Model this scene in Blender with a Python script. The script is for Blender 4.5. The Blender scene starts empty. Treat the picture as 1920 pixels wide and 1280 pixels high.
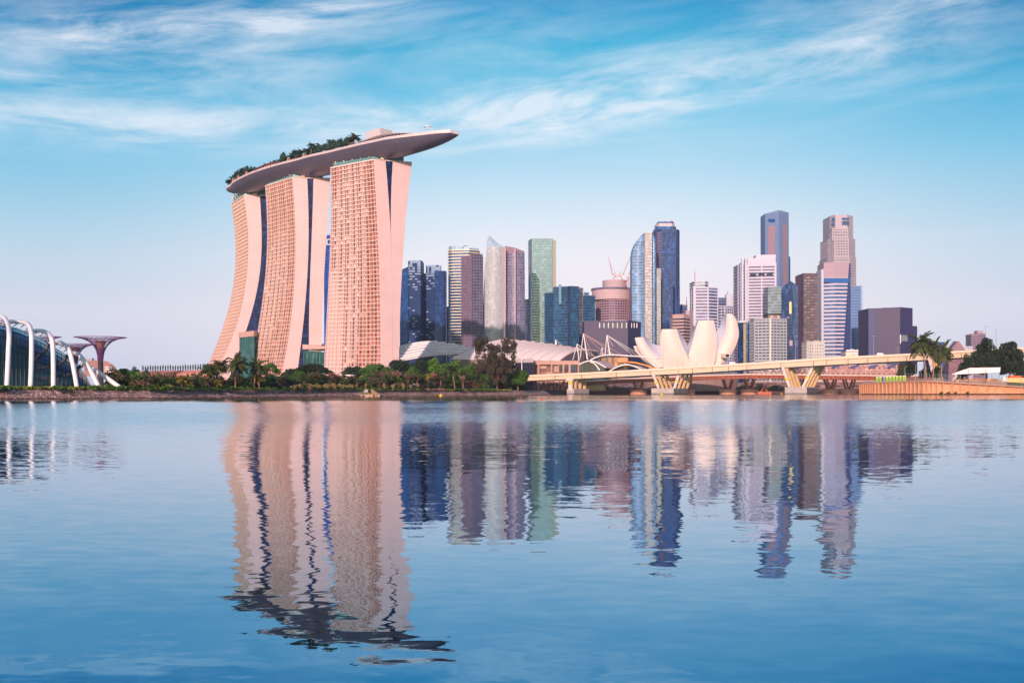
import bpy, bmesh, math, random
import numpy as np
from mathutils import Vector, Matrix
random.seed(7); rng = np.random.default_rng(7)
SC = bpy.context.scene
COL = SC.collection
rad = math.radians

# ------------------------------------------------------------------ camera
F, CX, HY, CH, ROLL = 2000.0, 960.0, 736.0, 1.8, rad(0.1)
cr, sr = math.cos(ROLL), math.sin(ROLL)
cam = bpy.data.objects.new('camera', bpy.data.cameras.new('camera')); COL.objects.link(cam)
cam.matrix_world = Matrix(((cr, sr, 0, 0), (0, 0, -1, 0), (-sr, cr, 0, CH), (0, 0, 0, 1)))
cam.data.sensor_width = 36; cam.data.lens = F/1920*36; cam.data.shift_y = (HY-640)/1920
cam.data.clip_start = 0.5; cam.data.clip_end = 60000
SC.camera = cam

# ------------------------------------------------------------------ light and exposure
SUN_TO = Vector((-0.20, -0.98, 0)).normalized(); SUN_EL = rad(13)
sdir = Vector((SUN_TO.x*math.cos(SUN_EL), SUN_TO.y*math.cos(SUN_EL), math.sin(SUN_EL)))
sun = bpy.data.objects.new('sun', bpy.data.lights.new('sun', 'SUN')); COL.objects.link(sun)
sun.data.energy = 4.3; sun.data.angle = rad(0.6); sun.data.color = (1.0, 0.62, 0.54)
sun.rotation_euler = sdir.to_track_quat('Z', 'Y').to_euler()
SC.view_settings.view_transform = 'Standard'; SC.view_settings.look = 'None'
SC.view_settings.exposure = 0.15; SC.view_settings.gamma = 1.0
SC.cycles.use_denoising = True
SC.cycles.max_bounces = 6; SC.cycles.glossy_bounces = 4; SC.cycles.diffuse_bounces = 2
SC.cycles.sample_clamp_indirect = 8

def lin(c):
    return tuple(((v/255)/12.92 if v/255 <= .04045 else ((v/255+.055)/1.055)**2.4) for v in c)

class NT:
    """tiny helper for wiring node trees"""
    def __init__(s, tree): s.t = tree; s.n = tree.nodes; s.l = tree.links
    def node(s, kind, **kw):
        n = s.n.new(kind)
        for k, v in kw.items(): setattr(n, k, v)
        return n
    def put(s, sock, v):
        if isinstance(v, bpy.types.NodeSocket): s.l.new(v, sock)
        elif v is not None:
            if hasattr(sock.default_value, '__len__') and not hasattr(v, '__len__'): v = (v,)*len(sock.default_value)
            if hasattr(sock.default_value, '__len__') and len(sock.default_value) == 4 and len(v) == 3: v = tuple(v)+(1,)
            sock.default_value = v
    def m(s, op, a, b=None, c=None, clamp=False):
        n = s.node('ShaderNodeMath', operation=op, use_clamp=clamp)
        s.put(n.inputs[0], a); s.put(n.inputs[1], b)
        if c is not None: s.put(n.inputs[2], c)
        return n.outputs[0]
    def vm(s, op, a, b=None):
        n = s.node('ShaderNodeVectorMath', operation=op); s.put(n.inputs[0], a); s.put(n.inputs[1], b)
        return n.outputs[0]
    def mix(s, f, a, b, mode='MIX'):
        n = s.node('ShaderNodeMix', data_type='RGBA', blend_type=mode, clamp_factor=True)
        s.put(n.inputs[0], f); s.put(n.inputs[6], a); s.put(n.inputs[7], b)
        return n.outputs[2]
    def sep(s, v):
        n = s.node('ShaderNodeSeparateXYZ'); s.put(n.inputs[0], v); return n.outputs
    def comb(s, x, y, z):
        n = s.node('ShaderNodeCombineXYZ')
        for i, v in enumerate((x, y, z)): s.put(n.inputs[i], v)
        return n.outputs[0]
    def ramp(s, f, stops, interp='LINEAR'):
        n = s.node('ShaderNodeValToRGB'); n.color_ramp.interpolation = interp; e = n.color_ramp.elements
        while len(e) < len(stops): e.new(0.5)
        for i, (p, c) in enumerate(stops): e[i].position = p; e[i].color = tuple(c)+(1,)
        s.put(n.inputs[0], f); return n.outputs[0]
    def noise(s, v, scale, detail=3, rough=.55, dist=0, dims='3D', col=False):
        n = s.node('ShaderNodeTexNoise', noise_dimensions=dims); s.put(n.inputs['Vector'], v)
        n.inputs['Scale'].default_value = scale; n.inputs['Detail'].default_value = detail
        n.inputs['Roughness'].default_value = rough; n.inputs['Distortion'].default_value = dist
        return n.outputs[1 if col else 0]
    def smooth(s, v, a, b, x=0, y=1):
        n = s.node('ShaderNodeMapRange', interpolation_type='SMOOTHSTEP'); s.put(n.inputs[0], v)
        for i, k in enumerate((a, b, x, y)): n.inputs[i+1].default_value = k
        return n.outputs[0]

# ------------------------------------------------------------------ sky
world = bpy.data.worlds.new('World'); SC.world = world; world.use_nodes = True
W = NT(world.node_tree); W.n.clear()
SKYK = 0.10
def sk(c): return tuple(v/SKYK for v in lin(c))
d = W.node('ShaderNodeTexCoord').outputs['Generated']
dx, dy, dz = W.sep(d)
el = W.m('ARCSINE', dz); az = W.m('ARCTAN2', dx, dy)
mid = W.ramp(W.m('MULTIPLY', W.m('MAXIMUM', el, 0), 1.0), [(0, sk((226, 222, 236))), (.035, sk((240, 232, 242))), (.08, sk((250, 240, 246))), (.125, sk((240, 238, 246))), (.165, sk((214, 230, 243))), (.21, sk((174, 215, 237))), (.26, sk((120, 197, 229))), (.31, sk((58, 174, 214))), (.36, sk((24, 142, 198))), (.46, sk((0, 84, 160))), (.75, sk((10, 72, 135))), (1, sk((10, 62, 120)))])
edge = W.ramp(W.m('MAXIMUM', el, 0), [(0, sk((192, 200, 220))), (.03, sk((208, 212, 230))), (.07, sk((216, 220, 235))), (.12, sk((192, 215, 232))), (.165, sk((158, 204, 228))), (.21, sk((118, 192, 225))), (.26, sk((64, 170, 212))), (.31, sk((16, 134, 188))), (.36, sk((4, 106, 166))), (.46, sk((0, 76, 150))), (.75, sk((10, 66, 128))), (1, sk((10, 58, 115)))])
ea = W.smooth(W.m('ABSOLUTE', W.m('SUBTRACT', az, .05)), .06, .48)
base = W.mix(ea, mid, edge)
# cirrus
wv = W.comb(W.m('MULTIPLY', az, 4.5), W.m('MULTIPLY', W.m('SUBTRACT', el, W.m('MULTIPLY', az, .08)), 24.0), 0)
warp = W.noise(wv, 0.5, 2, .5, 0, col=True)
wv2 = W.vm('ADD', wv, W.vm('MULTIPLY', W.vm('SUBTRACT', warp, (.5, .5, .5)), (1.0, 1.6, 0)))
n1 = W.noise(wv2, 1.7, 10, .64, 0)
n2 = W.noise(W.vm('ADD', wv2, (13, 7, 2)), 0.5, 4, .55, 0)
wob = W.m('MULTIPLY', W.m('SUBTRACT', n2, .5), .05)
elw = W.m('ADD', el, wob)
def streak(a, b, w, lo, hi, k):
    c = W.m('ADD', a, W.m('MULTIPLY', az, b))
    g = W.m('DIVIDE', W.m('SUBTRACT', elw, c), w)
    g = W.m('EXPONENT', W.m('MULTIPLY', W.m('MULTIPLY', g, g), -1))
    g = W.m('MULTIPLY', g, W.smooth(az, lo[0], lo[1])); g = W.m('MULTIPLY', g, W.smooth(az, hi[0], hi[1], 1, 0))
    return W.m('MULTIPLY', g, k)
dens = streak(.262, .115, .020, (-.22, .02), (.28, .48), 1.1)
for q in (streak(.250, .045, .017, (-.75, -.40), (.06, .22), 1.0), streak(.362, .13, .013, (-.5, -.34), (-.16, -.02), 1.0),
          streak(.345, -.02, .022, (.15, .36), (.5, .7), .75), streak(.305, .0, .035, (-.4, -.15), (.05, .3), .38), streak(.30, .05, .04, (-.7, -.45), (-.25, -.12), .45),
          streak(.139, 0.0, .006, (.18, .30), (.55, .8), .22)):
    dens = W.m('ADD', dens, q)
dens = W.m('ADD', dens, W.m('MULTIPLY', W.m('MULTIPLY', W.smooth(el, .17, .27), W.smooth(n2, .32, .66)), .42))
cl = W.m('MULTIPLY', dens, W.smooth(n1, .28, .80), clamp=True)
base = W.mix(W.m('MULTIPLY', cl, .72), base, sk((236, 240, 248)))
nish = W.node('ShaderNodeTexSky', sky_type='NISHITA', sun_disc=False, sun_elevation=SUN_EL, sun_rotation=math.atan2(SUN_TO.x, SUN_TO.y))
nish.air_density = 1.0; nish.dust_density = 1.5; nish.ozone_density = 1.5
skyc = W.mix(W.smooth(dy, .15, -.45), base, nish.outputs[0])
bg = W.node('ShaderNodeBackground'); W.put(bg.inputs[0], skyc); bg.inputs[1].default_value = SKYK
W.l.new(bg.outputs[0], W.node('ShaderNodeOutputWorld').inputs[0])

# ------------------------------------------------------------------ pixel <-> world helpers
def P(px, py, D):
    u, v = (px-CX)/F, (HY-py)/F
    return Vector((D*(u*cr+v*sr), D, CH+D*(-u*sr+v*cr)))
def G(px, D, z=3.0):
    u = (px-CX)/F
    return Vector(((u*D+(z-CH)*sr)/cr, D, z))
def Z(py, px, D): return P(px, py, D).z
def atz(px, py, z):
    u, v = (px-CX)/F, (HY-py)/F
    D = (z-CH)/(-u*sr+v*cr); return P(px, py, D)
def itp(xs, pts):
    a = np.array(pts, float); return lambda x: float(np.interp(x, a[:, 0], a[:, 1]))

# ------------------------------------------------------------------ objects
def tag(o, label=None, cat=None, group=None, kind=None):
    for k, v in (('label', label), ('category', cat), ('group', group), ('kind', kind)):
        if v: o[k] = v
    return o
def thing(name, label, cat, loc=(0, 0, 0), group=None):
    o = bpy.data.objects.new(name, None); COL.objects.link(o); o.location = loc; o.empty_display_size = 1
    return tag(o, label, cat, group)
def origin(o):
    v = Vector((0, 0, 0))
    while o is not None: v = v+Vector(o.location); o = o.parent
    return v
class MB:
    def __init__(s): s.v = []; s.f = []; s.mi = []; s.cur = 0
    def add(s, vs, fs):
        n = len(s.v); s.v.extend([tuple(p) for p in vs]); s.f.extend([tuple(i+n for i in f) for f in fs]); s.mi.extend([s.cur]*len(fs))
    def quad(s, a, b, c, e): s.add((a, b, c, e), ((0, 1, 2, 3),))
    def box(s, c, size, ax=None):
        """centre, full size, optional x axis direction in plan"""
        ax = Vector(ax or (1, 0, 0)); ax.z = 0; ax.normalize(); ay = Vector((-ax.y, ax.x, 0)); c = Vector(c)
        h = [v/2 for v in size]; vs = []
        for k in (-1, 1):
            for i, j in ((-1, -1), (1, -1), (1, 1), (-1, 1)):
                vs.append(c+ax*(i*h[0])+ay*(j*h[1])+Vector((0, 0, k*h[2])))
        s.add(vs, ((3, 2, 1, 0), (4, 5, 6, 7), (0, 1, 5, 4), (1, 2, 6, 5), (2, 3, 7, 6), (3, 0, 4, 7)))
    def prism(s, pts, z0, z1, z1s=None):
        n = len(pts); b = [(p[0], p[1], z0) for p in pts]; t = [(p[0], p[1], z1 if z1s is None else z1s[i]) for i, p in enumerate(pts)]
        s.add(b+t, [tuple(range(n-1, -1, -1)), tuple(range(n, 2*n))]+[(i, (i+1) % n, n+(i+1) % n, n+i) for i in range(n)])
    def ring(s, pts, z0, z1, out, inn=.05):
        o, i_ = offset(pts, out), offset(pts, -inn); n = len(pts)
        vs = [(p[0], p[1], z0) for p in o]+[(p[0], p[1], z1) for p in o]+[(p[0], p[1], z0) for p in i_]+[(p[0], p[1], z1) for p in i_]
        fs = []
        for i in range(n):
            j = (i+1) % n
            fs += [(i, j, n+j, n+i), (n+i, n+j, 3*n+j, 3*n+i), (2*n+i, 2*n+j, j, i)]
        s.add(vs, fs)
    def loft(s, secs, close=True, caps=True):
        n = len(secs[0]); base = len(s.v); vs = [p for q in secs for p in q]; fs = []
        for k in range(len(secs)-1):
            for i in range(n if close else n-1):
                j = (i+1) % n; fs.append((k*n+i, k*n+j, (k+1)*n+j, (k+1)*n+i))
        if caps and close: fs += [tuple(range(n-1, -1, -1)), tuple((len(secs)-1)*n+i for i in range(n))]
        s.add(vs, fs)
    def path(s, pts, r, n=6, r2=None, flat=1.0):
        pts = [Vector(p) for p in pts]; secs = []; up = Vector((0, 0, 1)); prev = None
        for k, p in enumerate(pts):
            t = (pts[min(k+1, len(pts)-1)]-pts[max(k-1, 0)]).normalized()
            a = prev if prev is not None else (up if abs(t.z) < .9 else Vector((0, 1, 0)))
            a = (a-t*a.dot(t)).normalized(); b = t.cross(a); prev = a
            rr = r if r2 is None else r+(r2-r)*k/(len(pts)-1)
            secs.append([p+a*(math.cos(q)*rr)+b*(math.sin(q)*rr*flat) for q in [2*math.pi*i/n for i in range(n)]])
        s.loft(secs)
    def tube(s, p, q, r, n=5, r2=None): s.path([p, q], r, n, r2)
    def lathe(s, c, prof, n=16):
        c = Vector(c); s.loft([[c+Vector((r*math.cos(2*math.pi*i/n), r*math.sin(2*math.pi*i/n), z)) for i in range(n)] for r, z in prof])
    def build(s, name, mat, parent=None, label=None, smooth=False, kind=None, fix=True):
        o_ = origin(parent) if parent is not None else Vector((0, 0, 0))
        me = bpy.data.meshes.new(name)
        me.from_pydata([(v[0]-o_.x, v[1]-o_.y, v[2]-o_.z) for v in s.v], [], s.f)
        for m in (mat if isinstance(mat, (list, tuple)) else [mat]): me.materials.append(m)
        if max(s.mi, default=0) > 0: me.polygons.foreach_set('material_index', s.mi)
        if fix:
            bm = bmesh.new(); bm.from_mesh(me); bmesh.ops.recalc_face_normals(bm, faces=bm.faces); bm.to_mesh(me); bm.free()
        if smooth: me.polygons.foreach_set('use_smooth', [True]*len(me.polygons))
        ob = bpy.data.objects.new(name, me); COL.objects.link(ob)
        if parent is not None: ob.parent = parent
        return tag(ob, label, None, None, kind)
def top(mb, name, mat, label, cat, group=None, smooth=False):
    """a thing that is one mesh, its origin at its base"""
    vs = np.array(mb.v); c = Vector((float(vs[:, 0].mean()), float(vs[:, 1].mean()), float(vs[:, 2].min())))
    e = bpy.data.objects.new('t', None); e.location = c
    o = mb.build(name, mat, e, smooth=smooth); o.parent = None; o.location = c; bpy.data.objects.remove(e)
    return tag(o, label, cat, group)
def struct(mb, name, mat, smooth=False, fix=True): return mb.build(name, mat, None, smooth=smooth, kind='structure', fix=fix)
def area2(p): return sum(p[i][0]*p[(i+1) % len(p)][1]-p[(i+1) % len(p)][0]*p[i][1] for i in range(len(p)))
def offset(pts, d):
    sgn = 1 if area2(pts) > 0 else -1; n = len(pts); out = []
    for i in range(n):
        a, b, c = pts[i-1], pts[i], pts[(i+1) % n]
        e1 = Vector((b[0]-a[0], b[1]-a[1])).normalized(); e2 = Vector((c[0]-b[0], c[1]-b[1])).normalized()
        n1 = Vector((e1.y, -e1.x))*sgn; n2 = Vector((e2.y, -e2.x))*sgn
        k = max(1+n1.dot(n2), .35); q = (n1+n2)/k
        out.append((b[0]+q.x*d, b[1]+q.y*d))
    return out

# ------------------------------------------------------------------ materials
def mat(name, col, rough=.6, metal=0, var=.0, scale=.3, ior=1.45, cell=None, cellvar=.25, cell2=None, lines=None, bump=0, island=0, island2=None, spec=.5, coat=0):
    m = bpy.data.materials.new(name); m.use_nodes = True; t = NT(m.node_tree); b = t.n['Principled BSDF']
    c = lin(col) if max(col) > 1 else tuple(col); out = c
    geo = t.node('ShaderNodeTexCoord').outputs['Object']
    if var:
        nz = t.noise(geo, scale, 5, .6)
        out = t.mix(t.smooth(nz, .25, .75), tuple(v*(1-var) for v in c), tuple(min(v*(1+var), 1) for v in c))
    if cell:
        sn = t.vm('FLOOR', t.vm('DIVIDE', t.vm('ADD', geo, (.37, .41, .13)), cell))
        wn = t.node('ShaderNodeTexWhiteNoise', noise_dimensions='3D'); t.put(wn.inputs[0], sn); w = wn.outputs[0]
        c2 = (lin(cell2) if cell2 and max(cell2) > 1 else cell2) or tuple(v*(1+cellvar*3) for v in c)
        out = t.mix(t.m('MULTIPLY', t.m('POWER', w, 2.5), 1.0), tuple(v*(1-cellvar) for v in c), c2)
    if lines:
        for ax_, per, wd, k in lines:
            x = t.m('FRACT', t.m('DIVIDE', t.sep(geo)[ax_], per)); out = t.mix(t.m('MULTIPLY', t.m('LESS_THAN', x, wd), k), out, (c[0]*.35, c[1]*.35, c[2]*.4))
    if island:
        r = t.node('ShaderNodeNewGeometry').outputs['Random Per Island']
        c2 = (lin(island2) if island2 else tuple(v*.5 for v in c)); out = t.mix(t.m('MULTIPLY', r, island), c, c2)
        nz = t.noise(geo, .35, 2); out = t.mix(t.m('MULTIPLY', t.smooth(nz, .35, .7), .5), out, tuple(v*.55 for v in c))
    t.put(b.inputs['Base Color'], out); b.inputs['Roughness'].default_value = rough; b.inputs['Metallic'].default_value = metal
    b.inputs['IOR'].default_value = ior; b.inputs['Specular IOR Level'].default_value = spec
    if bump:
        bn = t.node('ShaderNodeBump'); bn.inputs['Strength'].default_value = bump; bn.inputs['Distance'].default_value = .5
        t.put(bn.inputs['Height'], t.noise(geo, scale*3, 5)); t.l.new(bn.outputs[0], b.inputs['Normal'])
    return m
def glass(name, col, cellv=.35, cell=(3, 3, 3.6), metal=.35, rough=.12, cell2=None):
    return mat(name, col, rough, metal, ior=1.6, cell=cell, cellvar=cellv, cell2=cell2)
M = {}
M['clad'] = mat('hotel_cladding', (206, 186, 190), .65, var=.05, scale=.08, lines=[(2, 3.5, .06, .16), (0, 4.2, .04, .10)])
M['slab'] = mat('balcony_slab', (228, 212, 208), .7, var=.05)
M['part'] = mat('balcony_partition', (208, 186, 172), .7)
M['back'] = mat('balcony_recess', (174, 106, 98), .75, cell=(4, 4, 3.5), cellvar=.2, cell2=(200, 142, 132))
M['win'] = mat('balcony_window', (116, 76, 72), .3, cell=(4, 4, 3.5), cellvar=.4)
M['atr'] = glass('atrium_glass', (16, 52, 92), .4, (2, 2, 3.5))
M['crown'] = mat('crown_glass', (96, 150, 152), .4, .0, ior=1.6, lines=[(0, 4, .06, .7)])
M['podium'] = mat('podium_green_glass', (44, 84, 86), .35, .1, ior=1.6, cell=(3, 3, 5), cellvar=.4)
M['cream'] = mat('cream_steel', (238, 216, 180), .5)
M['white'] = mat('white_paint', (232, 234, 236), .5, var=.03)
M['whitem'] = mat('white_membrane', (232, 230, 234), .6, var=.03, scale=.05)
M['louv'] = mat('grey_white_roof', (232, 232, 234), .5, var=.04)
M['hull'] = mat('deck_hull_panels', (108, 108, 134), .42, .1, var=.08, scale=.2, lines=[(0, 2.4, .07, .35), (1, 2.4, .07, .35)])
M['parap'] = mat('deck_parapet', (218, 212, 218), .6, var=.08, scale=.3)
M['terra'] = mat('terracotta', (190, 120, 96), .7, var=.1)
M['grey'] = mat('grey_metal', (150, 152, 160), .5, var=.05)
M['dark'] = mat('dark_metal', (46, 46, 54), .5)
M['trunk'] = mat('bark', (112, 92, 78), .9, var=.25, scale=1.5)
M['palmtrunk'] = mat('palm_bark', (150, 124, 100), .9, var=.2, scale=1.2)
M['concrete'] = mat('bridge_concrete', (216, 204, 178), .75, var=.08, scale=.12)
M['pier'] = mat('pier_concrete', (216, 214, 206), .75, var=.10, scale=.2)
M['rib_bounce'] = mat('rib_bounce_tint', (204, 178, 132), .7, var=.1, scale=.2)  # yellow bounce light on the rear pier ribs, put into the colour
M['rust'] = mat('rusty_girder', (160, 96, 72), .7, var=.15, scale=.2)
M['seawall'] = mat('orange_seawall', (204, 152, 116), .8, var=.18, scale=.25)
M['walldark'] = mat('weedy_wall_foot', (58, 50, 42), .9, var=.4, scale=.6)
M['steel'] = mat('galvanised_steel', (150, 154, 160), .45, .3)
M['yellow'] = mat('yellow_paint', (250, 205, 0), .5)
M['orange'] = mat('orange_paint', (240, 95, 45), .5)
M['red'] = mat('red_paint', (196, 40, 50), .5)
M['pinkred'] = mat('crane_paint', (198, 136, 136), .5)
M['purple'] = mat('purple_steel', (96, 58, 116), .5, var=.1)
M['domeglass'] = mat('dome_glass', (14, 54, 64), .12, .1, var=.6, scale=.12, ior=1.55)
M['domeframe'] = mat('dome_mullion', (34, 50, 60), .5)
M['archwhite'] = mat('arch_white_paint', (232, 240, 246), .45)

def leaf(name, a, b, k=.8):
    a, b = tuple(min(v*1.08, 235) for v in a), tuple(v*1.08 for v in b)
    return mat(name, a, .6, island=k, island2=b, spec=.25)
M['leaf_green'] = leaf('leaf_green', (74, 112, 42), (40, 74, 40))
M['leaf_bright'] = leaf('leaf_bright', (92, 134, 44), (46, 92, 38))
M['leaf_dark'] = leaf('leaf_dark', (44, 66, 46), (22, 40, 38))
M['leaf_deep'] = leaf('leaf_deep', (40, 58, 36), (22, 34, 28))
M['leaf_brown'] = leaf('leaf_brown', (92, 86, 60), (54, 58, 44))
M['leaf_pink'] = leaf('leaf_pink', (150, 116, 108), (92, 80, 70))
M['leaf_flower'] = leaf('leaf_flower', (158, 92, 102), (110, 80, 72))
M['leaf_yellow'] = leaf('leaf_yellow', (140, 132, 58), (84, 92, 46))
M['leaf_pale'] = leaf('leaf_pale', (158, 146, 98), (104, 100, 70))
M['leaf_casuarina'] = leaf('leaf_casuarina', (78, 74, 58), (44, 48, 44))
M['leaf_blue'] = leaf('leaf_blue', (62, 88, 92), (44, 66, 76))
M['frond'] = leaf('frond', (78, 90, 44), (44, 60, 36))
M['frond_gold'] = leaf('frond_gold', (150, 132, 52), (86, 94, 40))
M['frond_dark'] = leaf('frond_dark', (72, 80, 48), (44, 54, 38))
# ------------------------------------------------------------------ setting: water, land, banks
def water_mat():
    m = bpy.data.materials.new('bay_water'); m.use_nodes = True; t = NT(m.node_tree); b = t.n['Principled BSDF']
    g = t.node('ShaderNodeTexCoord').outputs['Object']; x, y, z = t.sep(g)
    def slope(sx, sy, off, det=2):
        c = t.noise(t.comb(t.m('MULTIPLY', x, sx), t.m('ADD', t.m('MULTIPLY', y, sy), off), 0), 1.0, det, .5, 0, '2D', True)
        s = t.sep(c); return t.m('SUBTRACT', s[0], .5), t.m('SUBTRACT', s[1], .5)
    big = t.noise(t.comb(t.m('MULTIPLY', x, .012), t.m('MULTIPLY', y, .03), 0), 1.0, 4, .6, 0, '2D')
    streaks = t.noise(t.comb(t.m('MULTIPLY', x, .0022), t.m('MULTIPLY', y, .028), 3.3), 1.0, 3, .55, 0, '2D')
    f = t.m('MULTIPLY', t.smooth(y, 24, 75), t.smooth(y, 150, 330, 1, 0))
    f = t.m('MULTIPLY', f, t.m('ADD', .55, t.m('MULTIPLY', big, .9)))
    far = t.m('MULTIPLY', t.smooth(y, 170, 300), t.smooth(streaks, .42, .60))
    far = t.m('MULTIPLY', far, .45)
    ruff = t.m('MAXIMUM', f, far)
    a1x, a1y = slope(2.2, 4.5, 0); a2x, a2y = slope(.55, 1.5, 11); a3x, a3y = slope(7, 13, 23); a4x, a4y = slope(.12, .35, 31)
    near = t.m('ADD', .55, t.m('MULTIPLY', big, .9))
    def amp(v, k0, k1): return t.m('MULTIPLY', v, t.m('ADD', t.m('MULTIPLY', near, k0), t.m('MULTIPLY', ruff, k1)))
    nx = t.m('ADD', t.m('ADD', amp(a1x, .056, .11), amp(a2x, .030, .04)), t.m('ADD', amp(a3x, .012, .14), amp(a4x, .02, .0)))
    ny = t.m('ADD', t.m('ADD', amp(a1y, .021, .07), amp(a2y, .018, .03)), t.m('ADD', amp(a3y, .006, .10), amp(a4y, .010, .0)))
    ny = t.m('SUBTRACT', ny, t.m('MULTIPLY', ruff, .045))
    nrm = t.vm('NORMALIZE', t.comb(nx, ny, 1.0))
    t.l.new(nrm, b.inputs['Normal']); t.put(b.inputs['Base Color'], (0.0, .19, .38)); b.inputs['Metallic'].default_value = 1.0; t.put(b.inputs['Specular Tint'], (.80, .95, 1.0)); b.inputs['Roughness'].default_value = .015
    return m
w = MB(); ys = [-400, 0, 60, 300, 1500, 6000, 45000]; xs = [-40000, -5000, -800, 0, 800, 5000, 40000]
for i in range(6):
    for j in range(6): w.quad((xs[i], ys[j], 0), (xs[i+1], ys[j], 0), (xs[i+1], ys[j+1], 0), (xs[i], ys[j+1], 0))
bm_ = struct(w, 'water', water_mat(), fix=False)

SHORE = [(-1500, 290), (-300, 305), (0, 327), (150, 350), (300, 379), (450, 440), (600, 514), (750, 580), (900, 654), (985, 700), (1035, 760)]
dsh = itp(None, SHORE)
PROM = [(1060, 1050), (1100, 1078), (1300, 1088), (1500, 1088), (1610, 1088)]
M['ground'] = mat('ground_cover', (74, 84, 48), .95, var=.35, scale=.05)
M['riprap'] = None
def riprap():
    m = bpy.data.materials.new('riprap_stone'); m.use_nodes = True; t = NT(m.node_tree); b = t.n['Principled BSDF']
    g = t.node('ShaderNodeTexCoord').outputs['Object']
    v = t.node('ShaderNodeTexVoronoi'); t.put(v.inputs['Vector'], g); v.inputs['Scale'].default_value = 1.25
    r = t.node('ShaderNodeSeparateColor'); t.l.new(v.outputs['Color'], r.inputs[0])
    c = t.ramp(r.outputs[0], [(0, lin((138, 110, 110))), (.35, lin((182, 146, 144))), (.7, lin((206, 174, 170))), (1, lin((236, 212, 204)))])
    v2 = t.node('ShaderNodeTexVoronoi', feature='DISTANCE_TO_EDGE'); t.put(v2.inputs['Vector'], g); v2.inputs['Scale'].default_value = 1.25
    c = t.mix(t.smooth(v2.outputs['Distance'], .0, .16, .75, 0), c, lin((52, 44, 46)))
    z = t.sep(g)[2]; n = t.noise(g, .12, 4)
    c = t.mix(t.smooth(t.m('ADD', z, t.m('MULTIPLY', n, .7)), .5, .95, .85, 0), c, lin((66, 56, 50)))
    gr = t.m('MULTIPLY', t.smooth(n, .56, .66), .7); c = t.mix(gr, c, lin((84, 92, 48)))
    t.put(b.inputs['Base Color'], c); b.inputs['Roughness'].default_value = .95
    bn = t.node('ShaderNodeBump'); bn.inputs['Strength'].default_value = .9; bn.inputs['Distance'].default_value = .6
    t.l.new(v2.outputs['Distance'], bn.inputs['Height']); t.l.new(bn.outputs[0], b.inputs['Normal'])
    return m
M['riprap'] = riprap()
# shoreline sampled finely
sh = []
for k in range(len(SHORE)-1):
    (p0, d0), (p1, d1) = SHORE[k], SHORE[k+1]; n = max(2, int(abs(p1-p0)/8))
    for i in range(n): sh.append(G(p0+(p1-p0)*i/n, d0+(d1-d0)*i/n, 0))
sh.append(G(*SHORE[-1], 0))
prm = [G(p, dd, 0) for p, dd in PROM]
def inland(pts, dist):
    out = []
    for i, p in enumerate(pts):
        t = (pts[min(i+1, len(pts)-1)]-pts[max(i-1, 0)]); t.z = 0; t.normalize(); out.append(p+Vector((-t.y, t.x, 0))*dist)
    return out
BANKZ = 3.3
b = MB(); rows = []
for k, (dist, z) in enumerate(((-4, -1.2), (-.3, -.05), (1.0, .55), (2.4, 1.25), (3.8, 2.0), (5.2, 2.75), (6.6, BANKZ))):
    rows.append([p+Vector((random.uniform(-.3, .3), random.uniform(-.3, .3), z+(random.uniform(-.22, .22) if 0 < k < 6 else 0))) for p in inland(sh, dist)])
for k in range(6):
    for i in range(len(sh)-1): b.quad(rows[k][i], rows[k][i+1], rows[k+1][i+1], rows[k+1][i])
struct(b, 'stone_bank', M['riprap'], fix=False)
# loose stones at the waterline (one mass)
b = MB()
for i in range(1500):
    k = random.randrange(150, len(sh)-1); p = sh[k].lerp(sh[k+1], random.random()); s = random.uniform(.25, .8)
    c = p+Vector((random.uniform(-.5, .5), random.uniform(-.6, 1.2), random.uniform(-.1, .25)))
    vs = [c+Vector((math.cos(a)*s*random.uniform(.7, 1.2), math.sin(a)*s*random.uniform(.7, 1.2), -s*.4)) for a in (0, 1.57, 3.14, 4.71)]
    tt = [c+Vector((math.cos(a+.5)*s*random.uniform(.4, .8), math.sin(a+.5)*s*random.uniform(.4, .8), s*random.uniform(.3, .6))) for a in (0, 1.57, 3.14, 4.71)]
    b.loft([vs, tt])
o = b.build('shore_stones', M['riprap'], kind='stuff'); tag(o, 'loose pinkish grey stones strewn along the far waterline', 'stones')
# land sheet
back = inland(sh, 6.6)
poly = [(p.x, p.y) for p in back]+[(p.x, p.y) for p in prm]+[(G(1618, 960).x, 960), (G(1618, 762).x, 762), (G(1735, 708).x, 708), (G(1920, 698).x, 698), (G(2800, 760).x, 760), (9000, 1200), (16000, 30000), (-16000, 30000), (-9000, 400)]
b = MB(); b.add([(x, y, BANKZ-.05) for x, y in poly], [tuple(range(len(poly)))]); struct(b, 'ground', M['ground'], fix=False)
# promenade wall round the inner bay
b = MB(); pl = [back[-1]]+prm
for i in range(len(pl)-1):
    a, c = pl[i].copy(), pl[i+1].copy(); a.z = c.z = 0; dv = (c-a).normalized(); nn = Vector((-dv.y, dv.x, 0))
    for (z0, z1, o0) in ((-1, 1.3, 0), (1.3, BANKZ+.3, 1.2)):
        b.add([a+nn*o0+Vector((0, 0, z0)), c+nn*o0+Vector((0, 0, z0)), c+nn*o0+Vector((0, 0, z1)), a+nn*o0+Vector((0, 0, z1)), a+nn*4+Vector((0, 0, z1)), c+nn*4+Vector((0, 0, z1))], ((0, 1, 2, 3), (3, 2, 5, 4)))
top(b, 'promenade_wall', mat('promenade_concrete', (96, 74, 74), .85, var=.2, scale=.2, lines=[(0, 6, .06, .6)]), 'low dark stepped quay wall round the inner bay behind the bridges', 'quay wall')
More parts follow.
